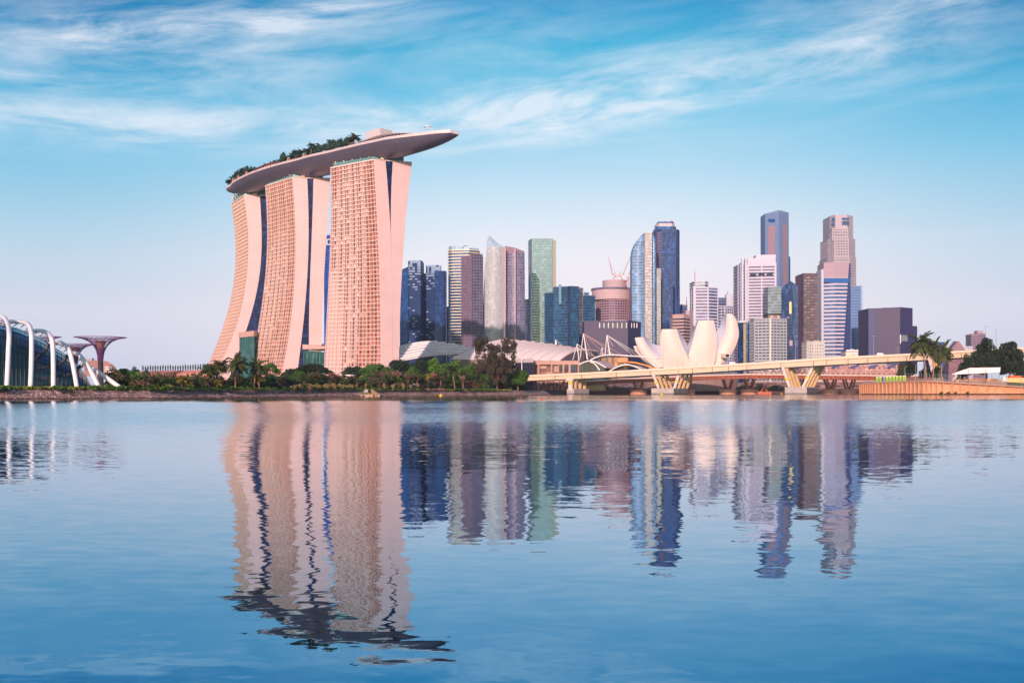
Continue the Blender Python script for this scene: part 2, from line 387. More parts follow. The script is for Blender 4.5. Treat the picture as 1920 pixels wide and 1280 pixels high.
# grass strip on top of the bank, inland
def grass_mass(name, spots, n, h, matl, label, cat, wid=.5):
    mb = MB()
    for (px0, px1, o0, o1, dens) in spots:
        for i in range(int(n*dens)):
            px = random.uniform(px0, px1); D = dsh(px)+random.uniform(o0, o1); p = G(px, D, BANKZ-.1); a = random.uniform(0, 3.14); hh = h*random.uniform(.4, 1.2); ww = wid*random.uniform(.5, 1.3)
            dxy = Vector((math.cos(a)*ww, math.sin(a)*ww, 0)); lean = Vector((random.uniform(-.3, .3), random.uniform(-.3, .3), 0))*hh
            mb.add([p-dxy, p+dxy, p+dxy*.6+lean+Vector((0, 0, hh)), p-dxy*.7+lean+Vector((0, 0, hh*.8))], ((0, 1, 2, 3),))
    o = mb.build(name, matl, kind='stuff', fix=False); return tag(o, label, cat)
grass_mass('bank_grass', [(-40, 230, 6, 11, 1.2), (230, 560, 6, 9, .6), (560, 790, 6, 9, .7), (790, 960, 6, 9, .4)], 1500, .9, leaf('grass_blade', (122, 138, 40), (66, 88, 38)), 'bright green grass fringe along the top of the stone bank', 'grass')
grass_mass('bank_weeds', [(-60, 18, 1, 6, 1.6), (100, 112, 1, 5, .2)], 500, 1.1, M['leaf_green'], 'weeds spilling down the stone bank at the far left', 'weeds')

# ------------------------------------------------------------------ hotel towers
TOPZ = 195.0
M['atr'] = mat('atrium_glass', (12, 40, 84), .55, 0, cell=(2, 2, 3.5), cellvar=.4, spec=.12)
M['rail'] = mat('atrium_rail', (70, 84, 110), .5)
HT = [dict(label='leftmost sloping hotel tower with the strongly flared pink base', n=(-.89, -.46), bays=14, floors=54,
  FL=[(433.7, 382.5), (438, 420), (441, 450), (441, 500), (436, 540), (425, 590), (410, 635), (390, 683)],
  FC=[(456.5, 366.8), (463, 400), (464.5, 440), (464, 500), (459, 550), (447, 600), (430, 645), (412, 683)],
  ER=[(487.4, 366.8), (490, 420), (490, 480), (486, 520), (478, 560), (465, 610), (447, 660), (440, 680)],
  WL=[(502, 366.5), (502, 450), (501, 520), (500, 600), (500, 690)], WR=[(520, 367), (517, 450), (514, 520), (512, 600), (511, 690)]),
 dict(label='middle hotel tower between its two neighbours, gently curved pinkish slab', n=(-.76, -.65), bays=14, floors=54,
  FL=[(497, 349.4), (500, 390), (500.5, 450), (498, 510), (493, 555), (486, 605), (478, 650), (473, 685)],
  FC=[(548.4, 333.3), (552, 380), (554, 440), (554, 500), (550, 560), (545, 610), (537.5, 655), (531, 692)],
  ER=[(576, 334), (578, 380), (578.5, 450), (576, 520), (571.5, 580), (566, 630), (560, 680)],
  WL=[(588.3, 332.5), (585, 450), (582, 520), (580.5, 590), (580, 655)], WR=[(618.7, 334.7), (612.5, 440), (607.5, 520), (604.5, 580), (603, 655)]),
 dict(label='rightmost and nearest hotel tower, its V shaped end wall facing the bridge', n=(-.62, -.78), bays=15, floors=55,
  FL=[(619.3, 315.6), (620, 400), (618, 480), (614.5, 560), (611, 620), (607.5, 690)],
  FC=[(701.7, 299.6), (707.5, 400), (711.5, 480), (713.5, 560), (714.5, 620), (714.5, 680)],
  ER=[(722.8, 301.5), (729, 380), (733, 450), (735, 520), (735.5, 600), (735.5, 680)],
  WL=[(738, 300.7), (734.5, 380), (733.6, 450), (735.4, 520), (735.9, 600), (735.9, 680)], WR=[(772.5, 305), (766, 360), (758.5, 440), (753, 520), (750, 600), (748, 675)])]
def edge(poly, n, T=None):
    T = T or atz(*poly[0], TOPZ); zs, ss = [], []
    for px, py in poly:
        dv = P(px, py, 1.0)-Vector((0, 0, CH)); dx_, dy_, dz_ = dv
        # k*(dx,dy) = T.xy + s*n
        det = dx_*(-n.y)-(-n.x)*dy_; k = (T.x*(-n.y)-(-n.x)*T.y)/det; s = (dx_*T.y-dy_*T.x)/det
        zs.append(CH+k*dz_); ss.append(s)
    zs, ss = np.array(zs)/TOPZ, np.array(ss); wts = np.ones(len(zs)); wts[0] = 8
    c = np.polyfit(zs, ss, 4 if len(zs) > 6 else 3, w=wts)
    return lambda z: Vector((T.x+n.x*np.polyval(c, z/TOPZ), T.y+n.y*np.polyval(c, z/TOPZ), z))
for h in HT:
    n = Vector((h['n'][0], h['n'][1], 0)).normalized()
    ev = atz(*h['WR'][0], TOPZ)-atz(*h['FC'][0], TOPZ); ev.z = 0; ev.normalize()
    E = {k: edge(h[k], ev, None if k == 'FL' else atz(*h['FC'][0], TOPZ)) for k in ('FL', 'FC', 'ER', 'WL', 'WR')}
    base = E['FC'](3.0); root = thing('hotel_tower', h['label'], 'hotel tower', base, 'three linked hotel towers under the sky deck')
    fv = E['FL'](TOPZ)-E['FC'](TOPZ); fv.z = 0; fd = fv.normalized(); L = fv.length
    NF = h['floors']; zl = [3+(TOPZ-3)*i/NF for i in range(NF+1)]; dp = 1.3
    slab = MB(); back = MB(); part = MB(); win = MB(); secs = []; ws = []; U = Vector((-fd.y, fd.x, 0)); U = U*(dp if U.y > 0 else -dp)
    for z in zl:
        fl, fc, er = E['FL'](z), E['FC'](z), E['ER'](z); flr, fcr = fl+U-fd*.9, fc+U+fd*.9
        secs.append([fl, fl-fd*.9, flr, fcr, fc+fd*.9, fc, er, er+fv*.98])
        wl, wr = E['WL'](z), E['WR'](z); ws.append([wl, wr, wr+fv, wl+fv])
    m1 = MB(); m1.loft(secs); m1.build('east_slab', M['clad'], root)
    m1 = MB(); m1.loft(ws); m1.build('west_slab', M['clad'], root)
    for i in range(NF+1):
        z = zl[i]; z0, z1 = z-.28, z+.28
        if i == NF: z1 = z+.8
        a = [E['FL'](z0), E['FC'](z0), E['FL'](z1), E['FC'](z1)]
        u = U
        slab.add([a[0], a[1], a[2], a[3], a[0]+u, a[1]+u, a[2]+u, a[3]+u], ((0, 1, 3, 2), (2, 3, 7, 6), (1, 0, 4, 5), (0, 2, 6, 4), (1, 5, 7, 3)))
    nb = h['bays']
    for j in range(1, nb):
        part = MB(); major = j in (0, nb) or j % 4 == 0; f = j/nb; wd = 1.1 if j in (0, nb) else (.6 if major else .3)
        f0, f1 = max(0, f-wd/2/L), min(1, f+wd/2/L)
        if j == 0: f0, f1 = 0, wd/L
        if j == nb: f0, f1 = 1-wd/L, 1
        for i in range(NF):
            za, zb = zl[i]+.282, zl[i+1]-.282; vs = []
            for z in (za, zb):
                fl, fc = E['FL'](z), E['FC'](z); u = U; set_ = .004 if major else .35
                o_ = u*set_/dp
                vs += [fc.lerp(fl, f0)+o_, fc.lerp(fl, f1)+o_, fc.lerp(fl, f1)+u, fc.lerp(fl, f0)+u]
            part.add(vs, ((0, 1, 5, 4), (1, 2, 6, 5), (3, 0, 4, 7)))
        part.build('balcony_partition', M['part'], root, fix=False)
    for i in range(NF):
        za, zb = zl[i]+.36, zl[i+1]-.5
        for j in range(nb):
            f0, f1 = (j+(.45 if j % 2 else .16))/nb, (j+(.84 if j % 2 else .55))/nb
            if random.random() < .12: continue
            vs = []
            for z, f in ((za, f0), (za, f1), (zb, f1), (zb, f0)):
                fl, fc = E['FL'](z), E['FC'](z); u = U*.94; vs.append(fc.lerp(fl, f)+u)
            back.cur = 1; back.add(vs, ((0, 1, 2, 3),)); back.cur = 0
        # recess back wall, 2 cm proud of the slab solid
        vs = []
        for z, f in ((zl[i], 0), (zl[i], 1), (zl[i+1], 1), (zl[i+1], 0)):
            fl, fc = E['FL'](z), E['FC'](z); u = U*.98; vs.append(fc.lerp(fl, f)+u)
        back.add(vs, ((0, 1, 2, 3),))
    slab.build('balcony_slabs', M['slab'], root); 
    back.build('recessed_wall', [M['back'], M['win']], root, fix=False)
    g_ = MB(); gs = []
    for z in zl:
        er, wl = E['ER'](z)+fv*.016, E['WL'](z)+fv*.016; gs.append([er, wl, wl+fv*.8, er+fv*.8])
    for i in range(NF):
        g_.quad(gs[i][0], gs[i][1], gs[i+1][1], gs[i+1][0])
    g_.build('atrium_glass', M['atr'], root)
    # floor lines behind the atrium glass line read as thin bars
    for i in range(2, NF, 3):
        a, c = gs[i][0], gs[i][1]; o_ = -fd*.25
        
        if (c-a).length > 1.5: bars = MB(); bars.tube(a+o_, c+o_, .22, 4); bars.build('atrium_rail', M['rail'], root)
    # crown glass, set back, and struts holding the deck
    fl, fc, er, wl, wr = [E[k](TOPZ) for k in ('FL', 'FC', 'ER', 'WL', 'WR')]
    cpts = [fc.lerp(fl, .03)+(er-fc)*.10, fc.lerp(fl, .96)+(er-fc)*.10, wr.lerp(wr+fv, .9), wr.lerp(wl, .35)+fv*.04]
    c_ = MB(); c_.prism([(p.x, p.y) for p in cpts], TOPZ+.82, TOPZ+6.5); c_.build('crown_glass', M['crown'], root)
    r_ = MB(); r_.prism([(p.x, p.y) for p in (fc.lerp(er, .12), fc.lerp(fl, .99), wr+fv*.98, wr)], TOPZ-.3, TOPZ+.6); r_.build('roof_slab', M['clad'], root)
    midp = fc.lerp(er, .72); ax = (wr-fc); ax.z = 0; ax.normalize()
    for sgn, ln in ((-1, 4.0), (1, 3.4)):
        s_ = MB(); s_.tube(midp+Vector((0, 0, .6))-fd*.4+ax*sgn*.4, midp+ax*sgn*ln-fd*1.0+Vector((0, 0, 8.6 if sgn < 0 else 7.2)), .75, 8); s_.build('strut', M['cream'], root)
    for j in range(5):
        f = .12+.19*j; p = fc.lerp(fl, f)+(er-fc)*.04; s_ = MB(); s_.tube(p+Vector((0, 0, 3.2)), p+Vector((0, 0, 8.5))+n*1.5, .5, 6); s_.build('strut', M['cream'], root)
    h['E'] = E; h['fv'] = fv; h['fd'] = fd; h['n_'] = n
# diagonal braces in the left tower's atrium
# glazed lobbies between the towers
def box_front(name, label, cat, x0, D0, x1, D1, ytop, depth, matl, z0=3, roof=None, group=None, slope=0):
    a, b_ = G(x0, D0), G(x1, D1); zt = Z(ytop, x0, D0); root = thing(name, label, cat, (a+b_)/2, group)
    m1 = MB(); pts = [(a.x, a.y), (b_.x, b_.y), (b_.x, b_.y+depth), (a.x, a.y+depth)]; m1.prism(pts, z0, zt, [zt, zt-slope, zt-slope, zt]); m1.build('glass_wall', matl, root)
    return root, a, b_, zt, pts
for (x0, D0, x1, D1, yt, lab, sl) in ((449, 1012, 476, 985, 633, 'green glazed lobby wedged between leftmost and middle hotel towers', 0), (561, 962, 609, 950, 655, 'low green glazed lobby between middle and rightmost hotel towers', 3)):
    root, a, b_, zt, pts = box_front('glass_lobby', lab, 'lobby', x0, D0, x1, D1, yt, 35, M['podium'], group='glazed lobbies between the towers', slope=sl)
    m1 = MB(); m1.prism(offset(pts, .8), zt+.02, zt+6, [zt+5, zt+5-sl, zt+6, zt+6]); m1.build('roof', mat('lobby_roof', (206, 172, 166), .7, var=.1), root)
    m1 = MB()
    for k in range(9):
        p = a.lerp(b_, k/8); q = a.lerp(b_, min(1, (k+.6)/8)); m1.tube((p.x, p.y-.3, 3), (q.x, q.y-.3, zt-.5-sl*k/8), .25, 4)
    m1.build('mullion', mat('lobby_mullion', (74, 150, 140), .4), root)

# ------------------------------------------------------------------ sky deck
DZ = 206.0
edge_px = [(427, 357), (432, 349), (444, 338.5), (468, 327), (490, 319), (524, 309), (553, 302), (581, 294), (614, 287), (640, 280.5), (676, 272), (725, 261.5), (761, 257), (791, 253.5), (822, 250), (846, 249), (855, 250), (859.5, 252.5)]
wp = [atz(x, y, DZ) for x, y in edge_px]; A0, A1 = wp[0], wp[-1]; ch = A1-A0; CL = Vector((ch.x, ch.y, 0)).length; cd = Vector((ch.x, ch.y, 0)).normalized(); cn = Vector((cd.y, -cd.x, 0))
if cn.y > 0: cn = -cn
fr = [((p-A0).dot(cd)/CL) for p in wp]; of = [(p-A0).dot(cn) for p in wp]
print('deck length', CL, 'offs', [round(v, 1) for v in of])
NS = 72; ss = [.5-.5*math.cos(math.pi*i/NS) for i in range(NS+1)]
of2 = [v*v for v in of]
def fo(s): return math.sqrt(float(np.interp(s, fr, of2)))
def bo(s): return -13*max(0, 1-abs(2*s-1)**3.2)**.6
def deckp(s, t, z): return A0+cd*(CL*s)+cn*(fo(s)*(1-t)+bo(s)*t)+Vector((0, 0, z-A0.z))
deck = thing('sky_deck', 'long boat shaped roof deck laid across all three hotel towers', 'sky deck', deckp(.45, .5, DZ-9))
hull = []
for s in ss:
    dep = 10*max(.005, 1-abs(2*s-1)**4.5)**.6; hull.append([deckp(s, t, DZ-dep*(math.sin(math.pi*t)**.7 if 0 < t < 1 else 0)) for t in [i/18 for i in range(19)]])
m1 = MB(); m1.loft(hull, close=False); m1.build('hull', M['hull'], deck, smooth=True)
m1 = MB(); m1.add([deckp(s, 0, DZ+.5) for s in ss]+[deckp(s, 1, DZ+.5) for s in reversed(ss)], [tuple(range(2*len(ss)))]); m1.build('deck_floor', mat('deck_floor', (180, 160, 150), .8, var=.15), deck)
m1 = MB(); secs = []
for s in ss: secs.append([deckp(s, .0, DZ), deckp(s, -.012, DZ+1.0), deckp(s, .03, DZ+2.4), deckp(s, .06, DZ+2.4), deckp(s, .06, DZ+.5)])
m1.loft(secs, close=False); m1.build('parapet', M['parap'], deck)
m1 = MB(); m1.loft([[deckp(s, 1.0, DZ), deckp(s, 1.012, DZ+1.0), deckp(s, .97, DZ+2.0), deckp(s, .94, DZ+.5)] for s in ss], close=False); m1.build('parapet', M['parap'], deck)
# glass rail on the cantilever
m1 = MB()
for k in range(31):
    s = .70+.295*k/30; p = deckp(s, .05, DZ+2.4); m1.tube(p, p+Vector((0, 0, 1.8)), .10, 4)
    if k: m1.tube(pp+Vector((0, 0, 1.8)), p+Vector((0, 0, 1.8)), .10, 4)
    pp = p
m1.build('handrail', mat('rail', (200, 212, 220), .4), deck)
def deck_arch(s0, s1, t0, t1, z0, h, matl, name, n=14, posts=0):
    m1 = MB(); secs = []
    for k in range(n+1):
        s = s0+(s1-s0)*k/n; hh = z0+h*math.sin(math.pi*k/n)**.8; secs.append([deckp(s, t0, hh), deckp(s, t1, hh+.6), deckp(s, t1, hh-.3), deckp(s, t0, hh-.6)])
    m1.loft(secs); r = m1.build(name, matl, deck)
    if posts:
        m2 = MB()
        for k in range(posts):
            s = s0+(s1-s0)*(k+.5)/posts; hh = z0+h*math.sin(math.pi*(k+.5)/posts)**.8-.5; p = deckp(s, t0+.04, DZ+.5); q = deckp(s+.007, t0+.04, DZ+.5)
            m2.add([p, q, (q.x, q.y, hh), (p.x, p.y, hh)], ((0, 1, 2, 3),))
        m2.build('pavilion_wall', mat('pavilion_wall', (214, 164, 132), .7), deck)
deck_arch(.205, .415, .16, .55, DZ+4.5, 3.0, mat('pavilion_roof', (120, 90, 88), .6), 'pavilion_roof', posts=16)
deck_arch(.64, .90, .30, .75, DZ+3.5, 5.5, mat('canopy_roof', (150, 118, 110), .6), 'canopy_roof', posts=0)
deck_arch(.64, .78, .14, .3, DZ+3.0, 1.4, mat('canopy_strip', (120, 96, 100), .6), 'canopy_roof')
# small terracotta stair boxes poking through the parapet
for s in (.10, .155, .215, .445, .515):
    p = deckp(s, .06, DZ+2.6); m1 = MB(); m1.box(p, (2.2, 2.4, 3.4), cd); bx_ = m1.build('stair_box', M['terra'], deck)
    m1 = MB(); m1.box(p+Vector((0, 0, 2.4)), (1.8, 1.8, 1.4), cd); m1.build('glass_cap', M['crown'], bx_)
# lift tower block
a, b_, c_ = atz(687.5, 246.5, DZ+9), atz(719.3, 240, DZ+11), atz(739, 243, DZ+11)
q = deckp(.665, .72, DZ); axl = cd
m1 = MB(); m1.box(deckp(.735, .55, DZ+8.4), (19, 13, 16), cd); blk = m1.build('lift_block', mat('lift_block', (196, 198, 206), .6, lines=[(2, 1.2, .1, .12)]), deck)
m1 = MB(); m1.box(deckp(.722, .55, DZ+17.2), (3.2, 3, 1.6), cd); m1.build('vent', M['terra'], blk)
# parasols
for k in range(13):
    s = .80+.008*k+random.uniform(-.002, .002); p = deckp(s, random.uniform(.16, .32), DZ+.5); u = thing('parasol', 'small dark plum parasol among those crowding the deck terrace near its pointed end', 'parasol', p, 'plum parasols on the deck terrace')
    m1 = MB(); m1.tube(p, p+Vector((0, 0, 3)), .1, 4); m1.build('pole', M['dark'], u)
    m1 = MB(); m1.lathe(p, [(1.7, 2.7), (.1, 3.7)], 8); m1.build('canopy', mat('plum_fabric', (104, 44, 76), .8) if 'plum' not in M else M['plum'], u)
    M['plum'] = u.children[1].data.materials[0]
# ring sculpture
p = deckp(.925, .35, DZ+.5); u = thing('ring_mast', 'pale ring on a thin mast near the pointed tip of the sky deck', 'mast', p)
m1 = MB(); m1.tube(p, p+Vector((0, 0, 8)), .18, 5); m1.build('pole', M['grey'], u)
m1 = MB(); m1.path([p+Vector((math.cos(a)*2.6, math.sin(a)*2.6, 8.2)) for a in [2*math.pi*i/20 for i in range(21)]], .35, 5); m1.build('ring', M['white'], u)
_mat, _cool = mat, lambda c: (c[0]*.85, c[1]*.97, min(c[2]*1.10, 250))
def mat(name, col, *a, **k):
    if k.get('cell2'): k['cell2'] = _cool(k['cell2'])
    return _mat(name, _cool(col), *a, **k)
# ------------------------------------------------------------------ skyline towers
def foot(front, depth, skew=0):
    """front corners (px, D) left to right, closed by copies pushed back"""
    f = [G(px, D) for px, D in front]
    return [(p.x, p.y) for p in f]+[(p.x+skew, p.y+depth) for p in (f[-1], f[0])]
def mull(mb, pts, z0, z1, sp, w, out, edges=None):
    sgn = 1 if area2(pts) > 0 else -1
    for i in range(len(pts)):
        if edges is not None and i not in edges: continue
        a, c = Vector((*pts[i], 0)), Vector((*pts[(i+1) % len(pts)], 0)); L = (c-a).length; n = max(1, round(L/sp)); t = (c-a)/L; nr = Vector((t.y, -t.x, 0))*sgn
        for k in range(n+1):
            p = a+t*min(max(L*k/n, w/2), L-w/2)
            vs = [p-t*w/2, p+t*w/2, p+t*w/2+nr*out, p-t*w/2+nr*out]; mb.add([(v.x, v.y, z0) for v in vs]+[(v.x, v.y, z1) for v in vs], ((3, 2, 6, 7), (2, 1, 5, 6), (0, 3, 7, 4), (4, 7, 6, 5)))
def bld(name, label, front, yt, depth, gl, fh=4.0, band=None, bf=.4, bo=.5, sp=None, mw=.5, mm=None, mo=.35, z0=3, parts=None, skew=0, ztop=None, y0=None, parapet=1.5, root=None, zs=None, mull_edges=None):
    pts = foot(front, depth, skew); D0 = front[0][1]; zt = ztop or Z(yt, front[0][0], D0); zb = z0 if y0 is None else Z(y0, front[0][0], D0)
    if root is None:
        c = sum((Vector((*p, 0)) for p in pts), Vector())/len(pts); c.z = zb; root = thing(name, label, 'building', c)
    m1 = MB(); m1.prism(pts, zb, zt, zs); m1.build('glass_wall', gl, root)
    if band:
        m1 = MB(); n = max(1, round((zt-zb)/fh)); h = (zt-zb)/n
        for k in range(n): m1.ring(pts, zb+k*h, zb+k*h+h*bf, bo)
        if parapet: m1.ring(pts, zt-parapet*.6, zt+parapet*.4, bo+.05)
        m1.build('floor_bands', band, root, fix=False)
    if sp:
        m1 = MB(); mull(m1, pts, zb+.1, zt-.1, sp, mw, (bo if band else 0)+mo, mull_edges); m1.build('mullions', mm or band, root, fix=False)
    if name and zs is None and zt-zb > 25:
        rr = random.Random(len(bpy.data.objects)); cx_ = sum(p[0] for p in pts)/len(pts); cy_ = sum(p[1] for p in pts)/len(pts); w_ = (max(p[0] for p in pts)-min(p[0] for p in pts))
        m1 = MB(); h_ = rr.uniform(1.2, 2.6); m1.box((cx_+rr.uniform(-.15, .15)*w_, cy_, zt+h_/2), (w_*rr.uniform(.25, .5), 7, h_)); m1.box((cx_+rr.uniform(-.3, .3)*w_, cy_-3, zt+.6), (w_*.12, 3, 1.3)); m1.build('roof_plant', M['grey'], root)
    return root, pts, zt
def block(root, name, front, yt, yb, depth, matl, D=None):
    pts = foot(front, depth); m1 = MB(); px, D0 = front[0]; m1.prism(pts, Z(yb, px, D0), Z(yt, px, D0)); return m1.build(name, matl, root)
def quadface(root, name, corners, matl, push=.6):
    m1 = MB(); v = [P(x, y, D) for x, y, D in corners]; w_ = [p+Vector((0, push, 0)) for p in v]
    m1.add(v+w_, ((0, 1, 2, 3), (7, 6, 5, 4), (0, 4, 5, 1), (1, 5, 6, 2), (2, 6, 7, 3), (3, 7, 4, 0))); return m1.build(name, matl, root)
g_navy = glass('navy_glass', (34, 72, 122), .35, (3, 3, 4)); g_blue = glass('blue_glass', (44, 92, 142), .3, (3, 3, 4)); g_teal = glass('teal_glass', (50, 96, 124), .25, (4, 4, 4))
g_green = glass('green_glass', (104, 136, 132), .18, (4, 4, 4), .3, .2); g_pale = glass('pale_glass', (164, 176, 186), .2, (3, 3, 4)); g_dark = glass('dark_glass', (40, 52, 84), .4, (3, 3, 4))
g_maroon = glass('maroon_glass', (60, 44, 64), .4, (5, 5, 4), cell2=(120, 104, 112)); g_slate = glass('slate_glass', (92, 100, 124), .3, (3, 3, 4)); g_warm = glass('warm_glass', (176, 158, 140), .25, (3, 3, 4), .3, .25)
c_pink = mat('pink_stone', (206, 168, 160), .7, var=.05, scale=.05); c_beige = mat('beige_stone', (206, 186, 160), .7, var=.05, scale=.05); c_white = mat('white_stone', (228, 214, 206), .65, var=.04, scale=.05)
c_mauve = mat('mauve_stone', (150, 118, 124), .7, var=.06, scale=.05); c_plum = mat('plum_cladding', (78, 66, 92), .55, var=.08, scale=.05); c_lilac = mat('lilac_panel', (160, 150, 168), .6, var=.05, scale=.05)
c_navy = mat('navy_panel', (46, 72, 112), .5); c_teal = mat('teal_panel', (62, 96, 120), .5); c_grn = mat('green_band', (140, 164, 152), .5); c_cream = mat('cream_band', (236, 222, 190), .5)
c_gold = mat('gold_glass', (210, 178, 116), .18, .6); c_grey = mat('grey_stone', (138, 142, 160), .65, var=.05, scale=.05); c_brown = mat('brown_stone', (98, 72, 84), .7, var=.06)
# A: slanted blue tower behind the near hotel tower
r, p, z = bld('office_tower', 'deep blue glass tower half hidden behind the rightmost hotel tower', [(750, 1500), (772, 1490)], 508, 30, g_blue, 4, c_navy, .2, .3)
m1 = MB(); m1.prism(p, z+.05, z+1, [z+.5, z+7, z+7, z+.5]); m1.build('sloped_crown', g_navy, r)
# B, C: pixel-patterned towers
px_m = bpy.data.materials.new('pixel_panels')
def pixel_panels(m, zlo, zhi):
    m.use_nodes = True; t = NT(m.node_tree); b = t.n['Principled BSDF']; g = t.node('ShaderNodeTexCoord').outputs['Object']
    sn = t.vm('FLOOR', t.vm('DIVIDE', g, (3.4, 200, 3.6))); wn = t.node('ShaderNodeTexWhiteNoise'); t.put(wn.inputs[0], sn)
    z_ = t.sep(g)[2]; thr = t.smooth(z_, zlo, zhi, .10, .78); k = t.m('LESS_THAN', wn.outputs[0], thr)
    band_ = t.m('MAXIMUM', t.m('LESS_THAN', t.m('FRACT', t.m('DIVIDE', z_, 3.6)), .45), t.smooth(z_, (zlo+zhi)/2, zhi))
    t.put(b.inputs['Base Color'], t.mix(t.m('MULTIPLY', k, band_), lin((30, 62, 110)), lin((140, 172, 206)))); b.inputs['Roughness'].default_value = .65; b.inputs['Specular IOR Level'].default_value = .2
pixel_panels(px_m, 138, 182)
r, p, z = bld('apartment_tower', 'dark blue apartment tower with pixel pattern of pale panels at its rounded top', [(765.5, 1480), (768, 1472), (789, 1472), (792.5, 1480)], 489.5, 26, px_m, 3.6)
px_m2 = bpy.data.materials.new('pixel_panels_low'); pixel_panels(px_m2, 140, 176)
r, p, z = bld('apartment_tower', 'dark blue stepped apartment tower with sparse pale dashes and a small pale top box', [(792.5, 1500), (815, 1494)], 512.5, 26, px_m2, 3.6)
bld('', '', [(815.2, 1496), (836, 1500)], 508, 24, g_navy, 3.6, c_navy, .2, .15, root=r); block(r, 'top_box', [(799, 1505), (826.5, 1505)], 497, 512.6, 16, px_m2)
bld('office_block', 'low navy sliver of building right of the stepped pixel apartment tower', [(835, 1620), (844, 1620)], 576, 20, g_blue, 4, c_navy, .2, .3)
# D: tower with sun glints painted as golden balcony stripes
r, p, z = bld('apartment_tower', 'tower with golden sun glint painted along its balconies and pale glass crown', [(841.7, 1530), (848, 1524), (880, 1520), (898, 1530)], 470, 30, g_navy, 4.2, mat('balcony_glint', (252, 226, 170), .35), .34, 1.1)
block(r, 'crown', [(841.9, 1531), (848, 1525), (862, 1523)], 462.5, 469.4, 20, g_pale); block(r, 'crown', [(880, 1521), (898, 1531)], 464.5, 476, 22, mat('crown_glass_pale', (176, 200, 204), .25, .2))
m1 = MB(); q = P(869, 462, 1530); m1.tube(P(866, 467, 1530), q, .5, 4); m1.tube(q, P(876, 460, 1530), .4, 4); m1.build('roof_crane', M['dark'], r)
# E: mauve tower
r, p, z = bld('apartment_tower', 'mauve stone tower with a sloping shoulder, right of the golden glint tower', [(865.7, 1440), (883.5, 1430)], 481, 24, mat('mauve_glass', (120, 104, 122), .25, .2, cell=(3, 3, 4), cellvar=.3), 4, c_mauve, .45, .35, 3.2, 1.0, c_mauve)
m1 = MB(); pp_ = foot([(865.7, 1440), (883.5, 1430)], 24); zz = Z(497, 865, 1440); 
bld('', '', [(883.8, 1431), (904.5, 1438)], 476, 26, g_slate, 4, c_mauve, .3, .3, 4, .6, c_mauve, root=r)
# F: sail tower: two curved leaves
def leafblock(root, name, xl, xr, ys, ytop, D, depth, matl, bulge, n=8, band=None, bf=.3, fh=4):
    """curved front between two edge curves (pixel x at heights); flat top following ytop(x)"""
    secs = []; zb = 3
    rows = len(ys)
    def sec(py):
        out = []
        for i in range(n+1):
            f = i/n; x = xl(py)+(xr(py)-xl(py))*f; out.append(P(x, py, D-bulge*math.sin(math.pi*f)))
        a, c = out[0], out[-1]
        return out+[c+Vector((0, depth, 0)), a+Vector((0, depth, 0))]
    m1 = MB(); m1.loft([sec(y) for y in ys]); o = m1.build(name, matl, root)
    if band:
        m1 = MB(); y0_, y1_ = ys[0], ys[-1]; h = fh*F/D; k = 0
        while y0_-h*k > y1_+h:
            a, c = sec(y0_-h*k), sec(y0_-h*k-h*bf); off = Vector((0, -.5, 0))
            a_, c_ = [q+off for q in a[:n+1]], [q+off for q in c[:n+1]]
            for i in range(n):
                m1.quad(a_[i], a_[i+1], c_[i+1], c_[i]); m1.quad(c_[i], c_[i+1], c[i+1], c[i]); m1.quad(a[i], a[i+1], a_[i+1], a_[i])
            k += 1
        m1.build('floor_bands', band, root, fix=False)
    return o
root = thing('sail_tower', 'pale sail shaped twin apartment tower with a pointed glass tip', 'building', G(940, 1450))
xlF = itp(0, [(442, 917), (470, 912), (500, 909), (540, 907), (580, 906), (700, 906)][::1])
g_sail = mat('sail_glass', (206, 196, 180), .6, 0, cell=(2, 2, 4), cellvar=.1, lines=[(2, 4, .22, .35)])
leafblock(root, 'left_leaf', xlF, lambda y: 945, [690, 640, 580, 540, 500, 480, 463], None, 1450, 22, g_sail, 6, band=mat('sail_band', (206, 200, 188), .5), bf=.3)
# pointed tip: glass fin falling to the right
m1 = MB(); tipL = [(910.8, 463.2), (913, 452), (917.5, 442)]; tipR = [(945, 463.2), (931, 453), (919, 443)]
secs = []
for (xa, ya), (xb, yb) in zip(tipL, tipR):
    secs.append([P(xa, ya, 1450), P((xa+xb)/2, (ya+yb)/2, 1447), P(xb, yb, 1450), P(xb, yb, 1454), P(xa, ya, 1454)])
m1.loft(secs); m1.build('glass_fin', mat('fin_glass', (206, 216, 216), .2, .2, lines=[(2, 4, .12, .3)]), root)
leafblock(root, 'right_leaf', lambda y: 946.5, itp(0, [(471, 983.5), (560, 984.5), (700, 984.5)]), [690, 600, 520, 475], None, 1456, 24, mat('sail_grey_glass', (128, 124, 142), .5, .05, cell=(2, 2, 4), cellvar=.2, lines=[(2, 4, .25, .3)]), 7, band=mat('sail_pink_band', (176, 144, 148), .6), bf=.28)
m1 = MB(); secs = [[P(946.5, 475, 1456), P(964, 475, 1449), P(983.5, 475, 1456), P(983.5, 475, 1480), P(946.5, 475, 1480)], [P(946.5, 461, 1456), P(964, 464, 1449), P(983, 471, 1456), P(983, 471, 1480), P(946.5, 461, 1480)]]
m1.loft(secs); m1.build('crown', mat('sail_crown', (170, 130, 136), .6), root)
m1 = MB()
for px in (943.5, 947.5, 966): 
    m1.box(P(px, 736, 1444)+Vector((0, 0, (Z(464 if px < 960 else 466, px, 1444)-1.8)/2)), (2.2, 1.6, Z(464 if px < 960 else 466, px, 1444)-3))
m1.build('pink_rib', c_pink, root)
bld('office_block', 'narrow navy building squeezed between the sail tower and the green banded tower', [(983, 1640), (994, 1640)], 562, 25, g_navy, 4, c_navy, .2, .3)
